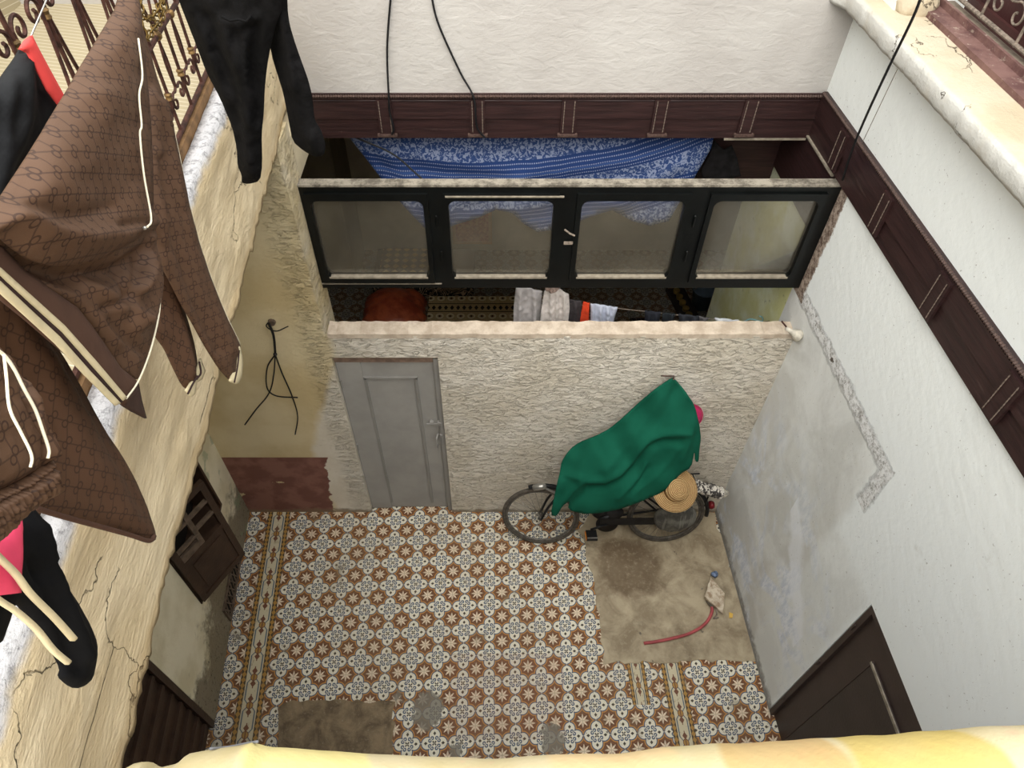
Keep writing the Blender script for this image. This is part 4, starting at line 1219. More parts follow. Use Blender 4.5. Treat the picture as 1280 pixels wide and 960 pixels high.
bm = bmesh.new(); rope(bm, (-.92, 5.34, .2), (-.86, 5.30, .02), .03, 3, 8); link('gathered_end', bm, plain('rust_satin_gather', S(104, 46, 32), .4, .2, 10), pf, True)
rehome(pf, (-1.14, 5.6, 0)); tag(pf, 'rust red satin covered pouffe at the left edge of the patterned rug', 'pouffe')
# wooden board left of it
bm = bmesh.new(); add_box(bm, (-1.75, 4.6, .003), (-1.24, 5.33, .03)); tag(link('wooden_board', bm, plain('orange_wood', S(126, 80, 40), .7, .2, 6)), 'orange wooden board on the inner floor beside the rust red pouffe', 'board')
# red wall rug
def m_redrug():
    x, y, z = pos(); c = mixc(smooth(tnoise(30, 4), .42, .6), S(170, 84, 62), S(206, 140, 104))
    return c, None
wr_ = empty('wall_rug')
bm = bmesh.new(); add_box(bm, (-.55, 6.972, .12), (-.07, 6.985, .62)); link('rug_field', bm, newmat('red_wall_rug', m_redrug, .95), wr_)
bm = bmesh.new()
for a in ((-.55, -.51, .12, .62), (-.11, -.07, .12, .62), (-.51, -.11, .12, .16), (-.51, -.11, .58, .62)): add_box(bm, (a[0], 6.966, a[2]), (a[1], 6.972, a[3]))
link('rug_border', bm, plain('rug_border', S(200, 150, 104), .9), wr_)
rehome(wr_, (-.3, 6.98, .12)); tag(wr_, 'small red rug hung low on the far wall behind the second window pane', 'rug')
# lattice of gold lozenges on a brown cloth
def m_loz():
    x, y, z = pos(); u = vabs(frac(x/.105)-.5); v = vabs(frac(y/.105)-.5)
    c = mixc((u+v) < .40, S(120, 100, 74), S(232, 200, 132)); return c, None
bm = bmesh.new(); add_box(bm, (-1.39, 6.30, .178), (-.62, 6.79, .19)); tag(link('lozenge_mat', bm, newmat('gold_lozenge_cloth', m_loz, .9)), 'mat with rows of gold lozenges lying on the floor mattress, seen through leftmost pane', 'mat')
# pale curtain strip / white cupboard at far left
bm = bmesh.new(); add_box(bm, (-2.2, 6.3, .0), (-1.66, 6.95, 2.0)); add_box(bm, (-2.18, 6.285, .05), (-1.94, 6.30, 1.95)); add_box(bm, (-1.92, 6.285, .05), (-1.68, 6.30, 1.95))
tag(link('cupboard', bm, plain('grey_brown_cupboard', S(124, 114, 96), .8, .08, 4)), 'tall plain cupboard in the dim left corner of the inner room', 'cupboard')
# striped mattress standing at the right, trays, bucket
def m_str():
    x, y, z = pos(); return (mixc(either(frac(x/.05) < .1, frac((z+y)/.09) < .08), S(44, 34, 34), S(108, 92, 88)),)
bm = bmesh.new(); P = [onY(800, 352, 5.4), onY(828, 352, 5.4), onY(846, 408, 5.0), onY(798, 408, 5.0)]
vs = [bm.verts.new(p) for p in P]+[bm.verts.new(p+Vector((0, .12, -.06))) for p in P]
for f in ((0, 1, 2, 3), (7, 6, 5, 4), (0, 4, 5, 1), (1, 5, 6, 2), (2, 6, 7, 3), (3, 7, 4, 0)): bm.faces.new([vs[i] for i in f])
bmesh.ops.recalc_face_normals(bm, faces=bm.faces)
lw = min(p.z for p in [v.co for v in bm.verts])
for v in bm.verts: v.co.z -= lw-.003 if lw < 5 else 0
tag(link('folded_mattress', bm, newmat('striped_ticking', m_str, .9)), 'dark folded mattress with thin crossing stripes behind the hanging laundry', 'mattress')
M_tin = plain('gold_tin_lid', S(150, 124, 66), .5, .2, 20)
M_tray = plain('dark_tray', S(52, 46, 42), .7)
t0, t1 = onZ(846, 358, .12), onZ(868, 400, .12)
tr = bmesh.new(); d = (t1-t0); dn = d.normalized(); sd_ = Vector((-dn.y, dn.x, 0))
MM = basis(t0.lerp(t1, .5)-Vector((0, 0, .10)), dn, sd_, (0, 0, 1))
lbox(tr, MM, (-d.length/2-.06, -.09, 0), (d.length/2+.06, .09, .02)); lbox(tr, MM, (-d.length/2-.06, -.10, 0), (d.length/2+.06, -.09, .06)); lbox(tr, MM, (-d.length/2-.06, .09, 0), (d.length/2+.06, .10, .06))
tag(link('tray', tr, M_tray), 'long dark tray holding a row of round gold lids behind the laundry', 'tray')
src = None
for i in range(6):
    p = t0.lerp(t1, (i+.2)/5.6); 
    if src is None:
        bm = bmesh.new(); add_lathe(bm, [(.055, 0), (.06, .01), (.062, .05), (.056, .058), (.045, .054), (.004, .056)], 20); bmesh.ops.scale(bm, vec=(.62, .62, .8), verts=bm.verts); src = o = link('gold_tin', bm, M_tin, None, True)
    else:
        o = src.copy(); COL.objects.link(o)
    o.location = (p.x, p.y, .041)
    tag(o, 'round gold lidded tin in the row on the dark tray, behind the laundry', 'tin', 'gold tins in a row on the tray')
bk = empty('bucket')
c0 = onZ(880, 366, .2)
bm = bmesh.new(); add_lathe(bm, [(.004, .0), (.10, .0), (.13, .24), (.138, .245), (.138, .255), (.125, .255), (.097, .02), (.004, .02)], 24, Matrix.Translation((c0.x, c0.y, .003))); link('bucket_body', bm, plain('pale_blue_plastic', S(104, 122, 138), .5, .08, 8), bk, True)
bm = bmesh.new(); add_tube(bm, [Vector((c0.x+.13*math.cos(a), c0.y-.02, .25+.07*math.sin(a))) for a in [PI*k/12 for k in range(13)]], .004, 6); link('handle', bm, M_palewire, bk, True)
rehome(bk, (c0.x, c0.y, 0)); tag(bk, 'pale blue plastic bucket on the inner floor right of the gold tins', 'bucket')

# --- laundry on the line just behind the parapet
YL = 3.62
lineA = onY(636, 372, YL); 
def linep(px): return onY(px, {0: 0}.get(px, 383+ (px-700)*.115), YL)
cl = bmesh.new()
A = onY(560, 352, YL-.02); 
add_tube(cl, spline([onY(690, 350, YL), onY(706, 377, YL), onY(760, 384, YL), onY(840, 393, YL), onY(900, 400, YL), onY(948, 403, YL), onY(972, 398, YL-.02)], 8), .003, 6)
tag(link('washing_line', cl, M_palewire, None, True), 'thin washing line stretched behind the parapet carrying small laundry', 'line')
def hang(name, poly, col, label, cat, extra=None, n=3, var=.1, Y=YL):
    xs = [p[0] for p in poly]; lo, hi = min(xs), max(xs)
    f = [([(lo+(hi-lo)*(k+.5)/n+random.uniform(-2, 2), 345), (lo+(hi-lo)*(k+.5)/n+random.uniform(-2, 2), 450)], max(1.3, (hi-lo)/n*.20), .035) for k in range(n)]
    o = cloth(name, poly, lambda a, b: onY(a, b, Y), Vector((0, -1, 0)), plain(name+'_fabric', tuple(min(1, q*1.5) for q in col), .9, var, 20), thick=.008, step=2.2, soft=0, folds=f, wav=.012, wsc=.2)
    tag(o, label, cat, 'laundry behind the parapet'); return o
hang('laundry_sheet', [(645, 358), (660, 359), (678, 364), (672, 440), (641, 440), (642, 385)], S(168, 164, 164), 'pale grey sheet hanging at the left end of the laundry behind the parapet', 'sheet', n=2, Y=3.66)
hang('laundry_shirt', [(680, 364), (690, 359), (700, 361), (711, 368), (712, 385), (706, 440), (672, 440), (676, 390)], S(186, 180, 176), 'off-white shirt knotted by its sleeves to the window bottom above the parapet', 'shirt', n=4, Y=3.60)
bm = bmesh.new(); add_ball(bm, onY(690, 360, 3.56), .035, 3, (1.4, .8, .7)); 
for v in bm.verts: v.co += Vector((1, 1, 1))*.012*mnoise.noise(v.co*40)
bm.verts.ensure_lookup_table()
tag(link('knotted_rag', bm, plain('beige_pink_rag', S(170, 148, 138), .9, .25, 60), None, True), 'small beige rag knotted tight at the bottom middle of the black window', 'rag')
hang('laundry_trousers', [(711, 374), (727, 376), (724, 440), (704, 440), (706, 400)], S(52, 48, 50), 'charcoal trousers hanging between the off-white shirt and the orange cloth', 'trousers', n=2)
hang('laundry_cloth', [(729, 377), (737, 378), (736, 400), (737, 440), (722, 440), (725, 400)], S(200, 66, 36), 'bright orange-red cloth hanging in the middle of the laundry line', 'cloth', n=2)
hang('laundry_towel', [(738, 379), (755, 381), (772, 384), (764, 410), (762, 440), (736, 440), (738, 400)], S(168, 174, 190), 'pale blue-grey towel hanging just right of the orange-red cloth', 'towel', n=4)
hang('laundry_sock', [(806, 388), (826, 390), (822, 412), (822, 440), (806, 440)], S(34, 36, 44), 'black sock-like cloth hanging in front of the striped mattress', 'cloth', n=2)
hang('laundry_sock', [(828, 391), (844, 392), (838, 412), (836, 440), (824, 440)], S(32, 36, 40), 'small black cloth hanging right beside the first black cloth on the line', 'cloth', n=2)
hang('laundry_sock', [(848, 392), (874, 395), (874, 412), (873, 440), (852, 440)], S(40, 42, 48), 'wide dark cloth hanging below the gold tins on the line', 'cloth', n=2)
bm_ = [(874, 395), (886, 397), (881, 404), (874, 410)]
hang('laundry_scrap', bm_, S(84, 82, 84), 'small grey triangle of cloth on the line left of the white underwear', 'cloth', n=1)
hang('laundry_briefs', [(893, 397), (924, 400), (921, 404), (918, 440), (898, 440), (896, 404)], S(196, 200, 208), 'small white garment with a dark mark at the right end of the line', 'garment', n=2)
# teal plastic hanger
bm = bmesh.new(); add_tube(bm, spline([onY(930, 402, 3.612), onY(938, 399, 3.612), onY(948, 401, 3.612), onY(953, 402, 3.61)], 5), .006, 6); add_tube(bm, spline([onY(930, 402, 3.612), onY(940, 407, 3.612), onY(952, 403, 3.612), onY(953, 397, 3.612), onY(949, 395, 3.612)], 5), .005, 6)
tag(link('clothes_hanger', bm, plain('teal_plastic', S(120, 158, 160), .5, .1), None, True), 'pale teal plastic hanger at the far right end of the laundry line', 'hanger')

# ================================================================== GARMENTS OVER THE YARD
def gg_mark(u, v, s):
    """interlocked ring pairs on a diamond lattice with dotted links (tone on tone)"""
    a = u/s; b = v/(s*.62)
    fx = frac(a+frac(floor_(b)*.5))-.5; fy = (frac(b)-.5)*.62
    d1 = vabs(hyp(fx-.14, fy)-.13) < .030; d2 = vabs(hyp(fx+.14, fy)-.13) < .030
    lk = both(vabs(vabs(fy)-vabs(fx)*1.24) < .045, vabs(fy) > .15)
    return either(d1*1.0, d2*1.0, lk*.75)
def m_mono(base, dark, s=.034, rot=.35):
    def fn():
        u, v = uvco()
        U = u*math.cos(rot)-v*math.sin(rot); W = u*math.sin(rot)+v*math.cos(rot)
        wv = (tnoise(14, 2)-.5)*.006
        m = gg_mark(U+wv, (W+wv)*1.0, s)
        c = mixc(smooth(tnoise(6, 3), .3, .7), base, tuple(x*1.1 for x in base))
        c = mixc(m*.75, c, dark)
        return c, tnoise(500, 2)*.5-m, .0006
    return fn
M_jkt = newmat('brown_monogram_knit', m_mono(S(84, 61, 45), S(48, 31, 23), .040), .62, spec=.25)
M_jkt2 = newmat('darker_brown_monogram_knit', m_mono(S(80, 56, 40), S(48, 32, 23), .046, -.2), .65, spec=.25)
M_rib = plain('plain_brown_rib', S(78, 54, 42), .8, .06, 20)
M_cream = plain('cream_stripe', S(204, 190, 154), .8, .06, 20)
M_dkst = plain('dark_stripe', S(52, 34, 32), .8, .1, 20)
M_pipe = plain('cream_piping', S(232, 224, 198), .7, .04, 20)
JX, JK = -.64, -.0738
NX = Vector((.97, -.1, .2)).normalized()
def jm(off=0.0, c=JX, k=JK): return lambda a, b: onX(a, b, c+off, k)
# ---- track top
jk = empty('track_jacket')
body = [(146, 8), (150, -30), (163, -30), (168, 8), (172, 30), (178, 60), (184, 110), (188, 160), (190, 210), (191, 258), (187, 284), (200, 330), (202, 362), (198, 388), (193, 420), (184, 450), (172, 478), (150, 462), (131, 434), (114, 410), (96, 386), (60, 360), (29, 339), (0, 312), (-52, 286), (-52, 330), (-40, 306), (0, 252), (45, 180), (82, 118), (108, 74), (130, 36)]
body = [(146, 8), (150, -30), (163, -30), (168, 8), (172, 30), (178, 60), (184, 110), (188, 160), (190, 210), (191, 258), (187, 284), (200, 330), (202, 362), (198, 388), (193, 420), (184, 450), (172, 478), (150, 462), (131, 434), (114, 410), (96, 386), (60, 362), (29, 341), (-4, 312), (-48, 320), (-40, 306), (0, 251), (45, 180), (82, 118), (108, 74), (130, 36)]
cloth('jacket_body', body, jm(), NX, M_jkt, jk, thick=.006, puff=.022, pw=16, step=5, soft=1,
      folds=[([(0, 262), (30, 290), (80, 318), (130, 316), (180, 286)], 20, .035), ([(20, 330), (80, 345), (130, 338), (175, 305)], 15, -.035),
             ([(184, 288), (150, 300), (120, 320), (70, 326)], 7, -.012), ([(176, 300), (176, 340), (160, 362)], 6, .026), ([(166, 330), (150, 372), (120, 385)], 5, -.014), ([(100, 350), (140, 385), (170, 400)], 8, .014), ([(128, 400), (150, 425), (172, 440)], 6, -.012), ([(188, 300), (195, 340), (185, 390), (160, 410)], 8, .012), ([(140, 330), (144, 365), (150, 395)], 4, -.016),
             ([(155, 20), (130, 110), (60, 230)], 30, .014), ([(176, 50), (180, 160), (186, 270)], 4, -.006), ([(40, 345), (90, 378), (140, 430)], 8, .010)],
      wav=.006, wsc=.02, wdir=(1, .5))
upper = [(146, 8), (150, -30), (163, -30), (168, 8), (172, 30), (178, 60), (184, 110), (188, 160), (190, 210), (190, 262), (184, 287), (172, 297), (150, 312), (122, 326), (90, 332), (58, 332), (32, 322), (10, 305), (-6, 292), (-52, 300), (-40, 306), (0, 249), (45, 178), (82, 116), (108, 72), (130, 34)]
upper[19] = (-44, 308); del upper[20]
cloth('front_drape', upper, jm(.034), NX, M_jkt, jk, thick=.006, puff=.030, pw=13, step=4.5, soft=1,
      folds=[([(0, 268), (40, 292), (90, 300), (140, 296), (180, 282)], 12, .016), ([(155, 20), (130, 110), (60, 230)], 30, .012), ([(20, 262), (70, 275), (120, 262)], 9, -.010), ([(176, 60), (180, 160), (186, 262)], 4, -.008), ([(184, 284), (160, 280), (130, 285)], 5, -.012)], wav=.006, wsc=.02)
# hem band
def band(name, up, lo, mat, off, parent, thick=.006, puff=.006, step=4.5): return cloth(name, up+lo[::-1], jm(off), NX, mat, parent, thick=thick, puff=puff, pw=6, step=step, soft=0)
up = [(-50, 300), (0, 306), (29, 338), (60, 360), (96, 385), (114, 408), (131, 432), (150, 460), (172, 478)]
lo = [(-50, 322), (0, 374), (30, 398), (60, 424), (88, 448), (112, 471), (126, 484), (140, 497), (155, 508)]
hb = band('hem_band', up, lo, M_rib, .006, jk, puff=.010)
def lerp_line(t): return [(a[0]*(1-t)+b[0]*t, a[1]*(1-t)+b[1]*t) for a, b in zip(up, lo)]
E1 = [(-50, 308), (0, 335), (40, 371), (80, 407), (120, 452), (158, 497)]; E2 = [(x, y+9-3*i/5) for i, (x, y) in enumerate(E1)]
E2 = [(-50, 314), (0, 345), (37, 379), (77, 415), (116, 459), (153, 501)]
band('hem_stripe', E1, E2, M_cream, .022, hb, .004, .003, 3.5)
E3 = [(-50, 318), (0, 352), (35, 385), (74, 421), (112, 464), (150, 504)]
band('hem_stripe', E2, E3, M_dkst, .020, hb, .004, .002, 3.5)
E4 = [(-50, 322), (0, 366), (32, 395), (69, 429), (105, 468), (144, 507)]
band('hem_stripe', E3, E4, M_cream, .022, hb, .004, .003, 3.5)
cloth('hem_facing', [(172, 479), (176, 500), (182, 523), (166, 515), (153, 507)], jm(-.01), NX, plain('dark_facing', S(62, 44, 36), .8), jk, thick=.006, step=4, soft=0)
def pipe(pts, off, parent, r=.0019, name='piping', c=JX):
    bm = bmesh.new(); add_tube(bm, spline([onX(a, b, c+off, JK) for a, b in pts], 6), r, 6); return link(name, bm, M_pipe, parent, True)
pipe([(173, 48), (178, 94), (174, 119), (177, 156), (175, 169), (180, 219), (189, 272), (184, 284)], .078, jk)
pipe([(200, 368), (199, 390), (193, 420), (184, 450), (172, 478), (158, 498)], .022, jk)
# zip pull
bm = bmesh.new(); add_ball(bm, onX(181, 285, JX+.078, JK), .004, 1); link('zip_pull', bm, M_chrome, jk)
# sleeve nearest the right
sl = [(160, -30), (170, 4), (176, 30), (186, 62), (197, 103), (207, 130), (215, 152), (220, 180), (225, 203), (232, 236), (238, 266), (250, 310), (262, 345), (278, 386), (299, 430), (301, 440), (296, 472), (288, 476), (274, 461), (257, 434), (242, 406), (228, 382), (214, 354), (202, 332), (192, 296), (180, 286), (178, 200), (172, 100), (158, 20)]
s1 = cloth('sleeve', sl, jm(-.030), NX, M_jkt, jk, thick=.006, puff=.022, pw=10, step=5, soft=1,
      folds=[([(192, 130), (212, 240), (240, 330), (285, 440)], 5, .018), ([(190, 200), (205, 290), (240, 380), (270, 440)], 4, -.016), ([(182, 120), (190, 230), (200, 300)], 6, .012), ([(222, 260), (250, 360), (286, 430)], 4, -.010)], wav=.004, wsc=.03)
cuff = [(299, 430), (303, 448), (302, 470), (297, 481), (286, 478), (292, 458)]
cloth('cuff', [(289, 470), (295, 440), (299, 431), (303, 450), (302, 470), (297, 481), (286, 477)], jm(-.022), NX, M_cream, s1, thick=.006, puff=.012, pw=6, step=3, soft=1)
pipe([(293, 478), (297, 458), (299, 438)], .000, s1, .0022, 'cuff_stripe').data.materials[0] = M_dkst
pipe([(198, 104), (208, 130), (215, 152), (221, 180), (226, 203), (232, 236), (239, 266), (251, 310), (263, 345), (279, 386), (300, 430)], -.030, s1)
s2p = [(196, 330), (205, 336), (214, 354), (228, 382), (236, 408), (243, 434), (246, 455), (244, 470), (236, 488), (228, 482), (216, 458), (206, 436), (197, 424), (190, 412), (194, 380)]
s2 = cloth('sleeve', s2p, jm(-.075), NX, plain('shaded_sleeve', S(84, 58, 44), .7, .06, 20), jk, thick=.006, puff=.018, pw=10, step=5, soft=1, folds=[([(205, 350), (225, 430), (238, 480)], 5, .012)])
s2.data.materials[0] = M_jkt2
cloth('cuff', [(232, 488), (238, 478), (247, 458), (250, 448), (256, 464), (252, 474), (245, 478), (243, 492), (238, 496)], jm(-.062), NX, M_cream, s2, thick=.006, puff=.008, pw=6, step=3, soft=0)
for pts in ([(235, 492), (241, 480), (247, 470)], [(246, 474), (251, 466), (249, 452)]):
    pipe(pts, -.048, s2, .0026, 'cuff_stripe').data.materials[0] = M_dkst
rehome(jk, onX(156, -30, JX, JK))
tag(jk, 'large brown monogrammed track top with cream striped hem hanging over the yard', 'jacket')

# ---- track bottoms, lower left
tb_ = empty('track_bottoms')
leg = [(-60, 300), (0, 322), (30, 372), (60, 418), (88, 462), (108, 498), (130, 538), (150, 568), (168, 600), (182, 632), (192, 662), (194, 674), (188, 678), (174, 675), (150, 666), (110, 655), (70, 645), (40, 636), (-10, 640), (-60, 600)]
cloth('trouser_leg', leg, jm(-.03, -.68), NX, M_jkt2, tb_, thick=.006, puff=.016, pw=12, step=6, soft=1,
      folds=[([(0, 380), (60, 480), (110, 580), (150, 640)], 22, .012), ([(60, 430), (110, 520), (170, 640)], 7, -.008)], wav=.004, wsc=.02)
bm = bmesh.new(); add_tube(bm, spline([onX(a, b, -.695, JK) for a, b in ((40, 634), (80, 646), (120, 657), (160, 668), (186, 676), (193, 670))], 6), .005, 8); link('hem_seam', bm, M_rib, tb_, True)
seat = [(-70, 360), (0, 438), (12, 446), (24, 474), (36, 492), (46, 516), (54, 536), (61, 560), (62, 574), (46, 588), (20, 602), (0, 613), (-70, 640)]
seat_ = cloth('seat_part', seat, jm(.03, -.56), NX, M_jkt, tb_, thick=.006, puff=.024, pw=12, step=4, soft=1,
      folds=[([(4, 444), (10, 500), (34, 548), (40, 580)], 4, -.010), ([(22, 480), (30, 530), (50, 570)], 6, .012)], wav=.004, wsc=.03)
pipe([(-8, 434), (6, 445), (18, 462), (30, 486), (44, 512), (54, 540), (61, 562), (60, 573)], .066, tb_, .0019, c=-.56)
pipe([(5, 443), (8, 470), (12, 510), (25, 538), (37, 562), (40, 574), (38, 584)], .078, tb_, .0017, c=-.56)
wb = [(-70, 640), (0, 612), (24, 600), (46, 586), (62, 572), (68, 590), (70, 606), (72, 618), (52, 628), (34, 640), (20, 652), (0, 672), (-70, 730)]
gath = [([(t*6-50-18, 668-3.6*t-40), (t*6-50+22, 668-3.6*t+40)], 1.5, .006) for t in range(20)]
cloth('waistband', wb, jm(.035, -.56), NX, M_jkt, tb_, thick=.006, puff=.018, pw=7, step=2.4, soft=1, folds=gath+[([(-60, 652), (0, 622), (30, 608), (66, 582)], 1.8, -.012)], wav=.003, wsc=.09)
rehome(tb_, onX(0, 320, -.60, JK))
tag(tb_, 'brown monogrammed track bottoms with gathered waistband hanging at lower left', 'trousers')

# ---- black and pink garment with cream drawstrings
bp_ = empty('black_pink_leggings')
M_bk = plain('black_jersey', S(9, 9, 11), .85, .2, 12, spec=.15)
blk = [(-50, 640), (22, 655), (26, 640), (40, 634), (54, 652), (62, 680), (66, 708), (82, 732), (100, 760), (112, 782), (121, 804), (119, 826), (115, 848), (106, 857), (94, 861), (84, 856), (73, 846), (76, 836), (64, 812), (50, 792), (34, 770), (18, 752), (10, 780), (0, 806), (-50, 830)]
cloth('leg_fabric', blk, jm(-.02, -.61), NX, M_bk, bp_, thick=.005, puff=.016, pw=9, step=6, soft=1, folds=[([(45, 660), (70, 740), (100, 820)], 7, .012), ([(25, 700), (60, 770), (90, 840)], 6, -.008)], wav=.005, wsc=.03)
pk = [(-60, 700), (0, 668), (14, 652), (25, 640), (27, 660), (27, 700), (25, 741), (0, 744), (-60, 750)]
cloth('pink_panel', pk, jm(.012, -.61), NX, plain('hot_pink_jersey', S(236, 76, 112), .8, .06, 10), bp_, thick=.005, puff=.010, pw=8, step=6, soft=0, wav=.004, wsc=.03)
def ribbon(pts, wpx, name, parent, off):
    P = spline([(a, b, 0) for a, b in pts], 6); L = []; Rr = []
    for i, p in enumerate(P):
        t = P[min(i+1, len(P)-1)]-P[max(i-1, 0)]; t.normalize(); n = Vector((-t.y, t.x, 0))*wpx
        L.append((p.x+n.x, p.y+n.y)); Rr.append((p.x-n.x, p.y-n.y))
    return cloth(name, L+Rr[::-1], jm(off, -.61), NX, M_cream, parent, thick=.006, puff=.003, pw=3, step=3, soft=1)
ribbon([(-30, 668), (0, 698), (20, 718), (38, 742), (68, 772), (93, 800)], 3.6, 'drawstring', bp_, .036)
ribbon([(-30, 728), (0, 751), (20, 764), (45, 786), (66, 812), (86, 829)], 3.4, 'drawstring', bp_, .036)
rehome(bp_, onX(20, 650, -.62, JK))
tag(bp_, 'black leggings with hot pink panel and cream drawstrings hanging at bottom left', 'leggings')

# ---- black garment with coral strap, upper left
bc = empty('black_coral_top')
cloth('black_fabric', [(-70, 150), (-20, 112), (0, 97), (14, 78), (24, 62), (42, 76), (76, 134), (84, 150), (40, 240), (-10, 320), (-70, 380)], jm(-.03, -.78), NX, plain('black_sport_fabric', S(15, 16, 18), .7, .25, 10), bc, thick=.005, puff=.018, pw=10, step=6, soft=0,
      folds=[([(25, 75), (20, 150), (-20, 260)], 9, .014), ([(40, 90), (50, 160), (20, 240)], 8, -.010), ([(5, 100), (-10, 200), (-30, 260)], 8, .012)], wav=.004)
cloth('coral_strap', [(24, 61), (31, 50), (39, 44), (48, 62), (62, 88), (84, 128), (76, 136), (58, 112), (42, 80), (34, 66)], jm(-.005, -.78), NX, plain('coral_fabric', S(246, 84, 80), .75, .05, 10), bc, thick=.005, puff=.006, pw=5, step=4, soft=0)
rehome(bc, onX(38, 45, -.78, JK))
tag(bc, 'black sports garment with a coral red strap hanging in front of the railing', 'garment')
bm = bmesh.new(); add_tube(bm, [onX(39, 45, -.785, JK), onX(64, -14, -.80, JK), onX(80, -50, -.81, JK)], .0018, 6)
tag(link('hanging_wire', bm, M_chrome, None, True), 'thin silvery wire holding up the coral strap in front of the railing', 'wire')

# ---- black trousers hanging at the far end
tr_ = empty('black_trousers')
def bt_map(a, b): return onY(a, b, 2.20-.10*(a-300)/90)
NB = Vector((.25, -.93, .2)).normalized()
M_bt = plain('washed_black_denim', S(11, 10, 11), .85, .3, 9, bump=.003, bscale=60, spec=.15)
L1 = [(212, -40), (352, -40), (354, 8), (345, 30), (338, 60), (334, 82), (331, 110), (330, 140), (327, 168), (328, 205), (325, 226), (310, 230), (302, 228), (302, 218), (297, 208), (296, 185), (290, 158), (276, 124), (258, 90), (246, 58), (232, 22), (224, 2)]
cloth('left_leg', L1, bt_map, NB, M_bt, tr_, thick=.006, puff=.035, pw=16, step=5.5, soft=1,
      folds=[([(280, 30), (300, 90), (312, 150), (314, 210)], 8, .03), ([(262, 20), (280, 90), (300, 150)], 6, -.02), ([(320, 30), (318, 90), (322, 150)], 6, -.025), ([(275, 20), (300, 28), (318, 20)], 5, .02), ([(240, 10), (262, 60), (285, 120)], 6, .02), ([(300, 190), (316, 196), (326, 188)], 2.5, .014), ([(298, 172), (312, 180), (328, 170)], 2.5, -.014), ([(292, 120), (310, 150), (326, 160)], 3, .016), ([(268, 60), (292, 92), (300, 130)], 3, -.02), ([(305, 40), (309, 100), (320, 130)], 3, .022), ([(303, 205), (314, 212), (326, 207)], 2, .012)], wav=.012, wsc=.07, wdir=(1.6, .5))
L2 = [(330, -40), (354, -40), (355, 18), (358, 40), (366, 66), (374, 88), (382, 110), (387, 130), (390, 160), (398, 172), (404, 190), (402, 204), (390, 206), (376, 198), (362, 186), (357, 160), (350, 125), (342, 100), (335, 78), (330, 40)]
cloth('right_leg', L2, lambda a, b: bt_map(a, b)+Vector((0, .05, 0)), NB, M_bt, tr_, thick=.006, puff=.03, pw=12, step=5, soft=1,
      folds=[([(345, 10), (358, 80), (376, 150), (388, 195)], 6, .02), ([(364, 80), (372, 130), (380, 170)], 4, -.02)], wav=.012, wsc=.05)
bm = bmesh.new()
add_tube(bm, [onY(a, b, 2.13) for a, b in ((277, 21), (288, 26), (298, 24), (308, 27), (314, 20))], .004, 6); link('belt_loop', bm, M_bt, tr_, True)
rehome(tr_, onY(290, -40, 2.2)); tag(tr_, 'black washed trousers hanging legs down in front of the left balcony end', 'trousers')
# lines carrying the garments (they run above the picture)
def wline(a, b, lab):
    bm = bmesh.new(); add_tube(bm, [a, (a+b)/2-Vector((0, 0, .02)), b], .003, 6); tag(link('clothes_line', bm, M_palewire), lab, 'line', 'clothes lines above the yard')
def up_to(px, py, z, f): 
    p = f(px, py); return Vector((p.x, p.y, z))

# ================================================================== FLORAL CLOTH OVER THE LANDING RAIL
fc = empty('floral_cloth')
edge = [(100, 990), (150, 968), (165, 955), (185, 950), (200, 958), (228, 950), (236, 940), (270, 936), (300, 932), (318, 928), (340, 934), (400, 938), (480, 943), (560, 947), (640, 947), (720, 942), (820, 936), (920, 928), (1040, 921), (1160, 914), (1280, 908), (1400, 901)]
YR_ = .155
def edge_at(px):
    for (a, b), (c, d) in zip(edge, edge[1:]):
        if a <= px <= c: return b+(d-b)*(px-a)/(c-a)
    return edge[0][1] if px < edge[0][0] else edge[-1][1]
def m_floral():
    x, y, z = pos()
    w1 = (tnoise(9, 2)-.5)*.08
    c = mixc(smooth(tnoise(14, 2), .35, .65), S(172, 158, 118), S(182, 169, 136))
    c = mixc(smooth(tnoise(20, 3), .58, .66)*.30, c, S(196, 146, 124))
    def blob(cx_, cy_, rx, ry, col, c, ang=0.0):
        X = (x-cx_)*math.cos(ang)+(y-cy_)*math.sin(ang)+w1*.5; Y = (y-cy_)*math.cos(ang)-(x-cx_)*math.sin(ang)
        r = hyp(X/rx, Y/ry)
        vein = vabs(vsin(X*260.0+Y*140.0))*.4
        return mixc(smooth(1.0-r, -.05, .12)*.7, c, mixc(vein, col, tuple(q*.84 for q in col)))
    for cx_, rx, col in ((-.15, .05, S(204, 190, 124)), (.10, .05, S(200, 172, 128)), (.236, .046, S(170, 140, 88)), (.332, .043, S(172, 150, 76))):
        c = blob(cx_, .12, rx, .09, col, c, .5)
    return c, tnoise(300, 2), .0005
M_floral = newmat('yellow_floral_cotton', m_floral, .85, spec=.15)
bm = bmesh.new(); rows = []
NXs = 150
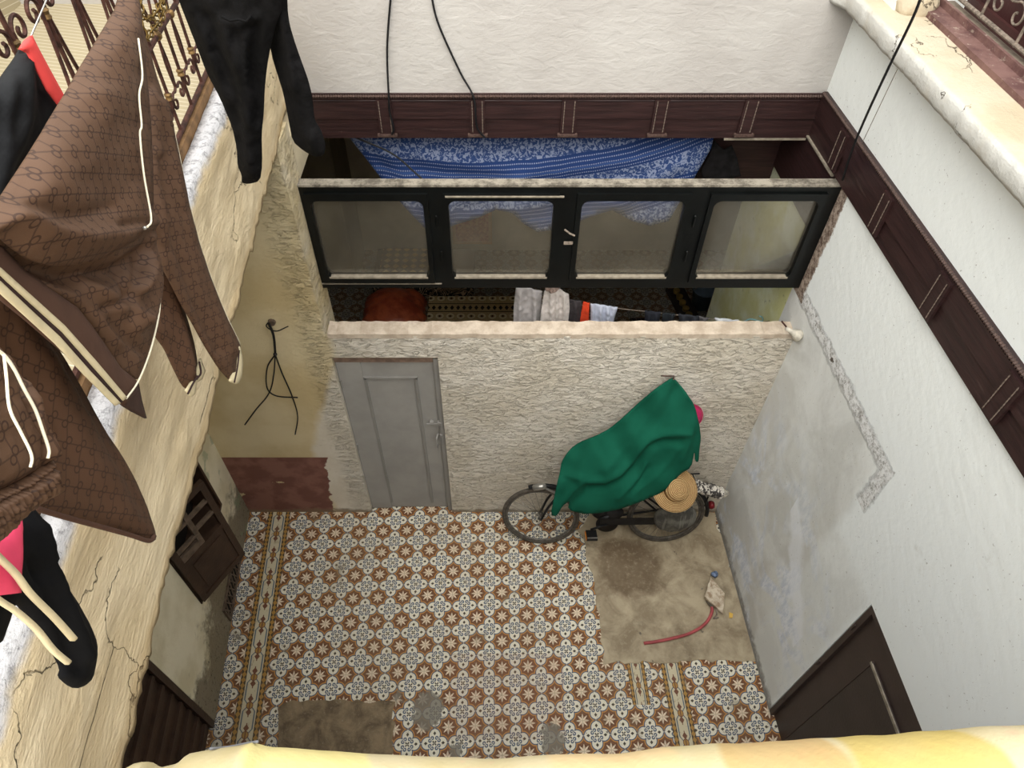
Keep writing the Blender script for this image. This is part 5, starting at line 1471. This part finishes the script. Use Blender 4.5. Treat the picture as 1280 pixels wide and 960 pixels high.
for i in range(NXs+1):
    px = 100+(1400-100)*i/NXs
    # top silhouette point of a soft roll lying on the rail
    e = onY(px, edge_at(px), YR_)
    rr = .036+.0015*mnoise.noise(Vector((px*.02, 0, 0)))
    r_ = ray(px, edge_at(px)); nrm = Vector((0, r_.z, -r_.y)).normalized()
    if nrm.z > 0: nrm = -nrm       # centre of the roll lies below and behind the sight line
    c0 = e + Vector((0, nrm.y, nrm.z))*0
    cy_, cz_ = e.y-.036*abs(r_.z)/math.hypot(r_.y, r_.z), e.z-.036*abs(r_.y)/math.hypot(r_.y, r_.z)
    row = []
    # outer hanging face (towards the yard), over the top, down the landing side
    prof = [(rr*.55, -.30), (rr*.75, -.16), (rr*.98, -.04)]+[(rr*math.cos(a), rr*math.sin(a)) for a in [PI*k/10 for k in range(0, 11)]]+[(-rr, -.10), (-rr*.9, -.32)]
    for a, b in prof:
        q = .003*mnoise.noise(Vector((e.x*14, a*20, b*6)))
        row.append(Vector((e.x, cy_+a+q*.6, cz_+b+q)))
    rows.append(row)
vv = [[bm.verts.new(p) for p in r] for r in rows]
for A, B in zip(vv, vv[1:]):
    for k in range(len(A)-1): bm.faces.new((A[k], A[k+1], B[k+1], B[k]))
bmesh.ops.recalc_face_normals(bm, faces=bm.faces)
o = link('draped_cloth', bm, M_floral, fc, True)
md = o.modifiers.new('thickness', 'SOLIDIFY'); md.thickness = .003; md.offset = -1
bm = bmesh.new(); q0 = onY(300, 930, YR_)
add_tube(bm, spline([onY(262, 936, .152), onY(285, 934, .156), onY(305, 930, .156), onY(322, 927, .154)], 6), .0012, 6); link('hem_edge', bm, plain('grey_hem_thread', S(110, 110, 112), .8), fc, True)
rehome(fc, rows[NXs//2][8])
tag(fc, 'pale yellow floral cloth draped over the landing rail across the bottom edge', 'cloth')
# rail under it
zz = rows[NXs//2][8].z
lr = empty('landing_railing')
def ctr_row(i): 
    r = rows[i]; return Vector((r[0].x, (r[3].y+r[13].y)/2, r[3].z))
bm = bmesh.new(); add_tube(bm, [ctr_row(3)+Vector((0, 0, -.004)), ctr_row(NXs-1)+Vector((0, 0, -.004))], .014, 10); link('top_rail', bm, M_iron, lr)
for i in range(8, NXs, 12):
    p = ctr_row(i); bm = bmesh.new(); add_tube(bm, [(p.x, p.y, 4.0), (p.x, p.y, p.z)], .008, 8); link('bar', bm, M_iron, lr)
rehome(lr, (0, ctr_row(75).y, 4.0)); tag(lr, 'iron landing railing hidden under the yellow floral cloth', 'railing')
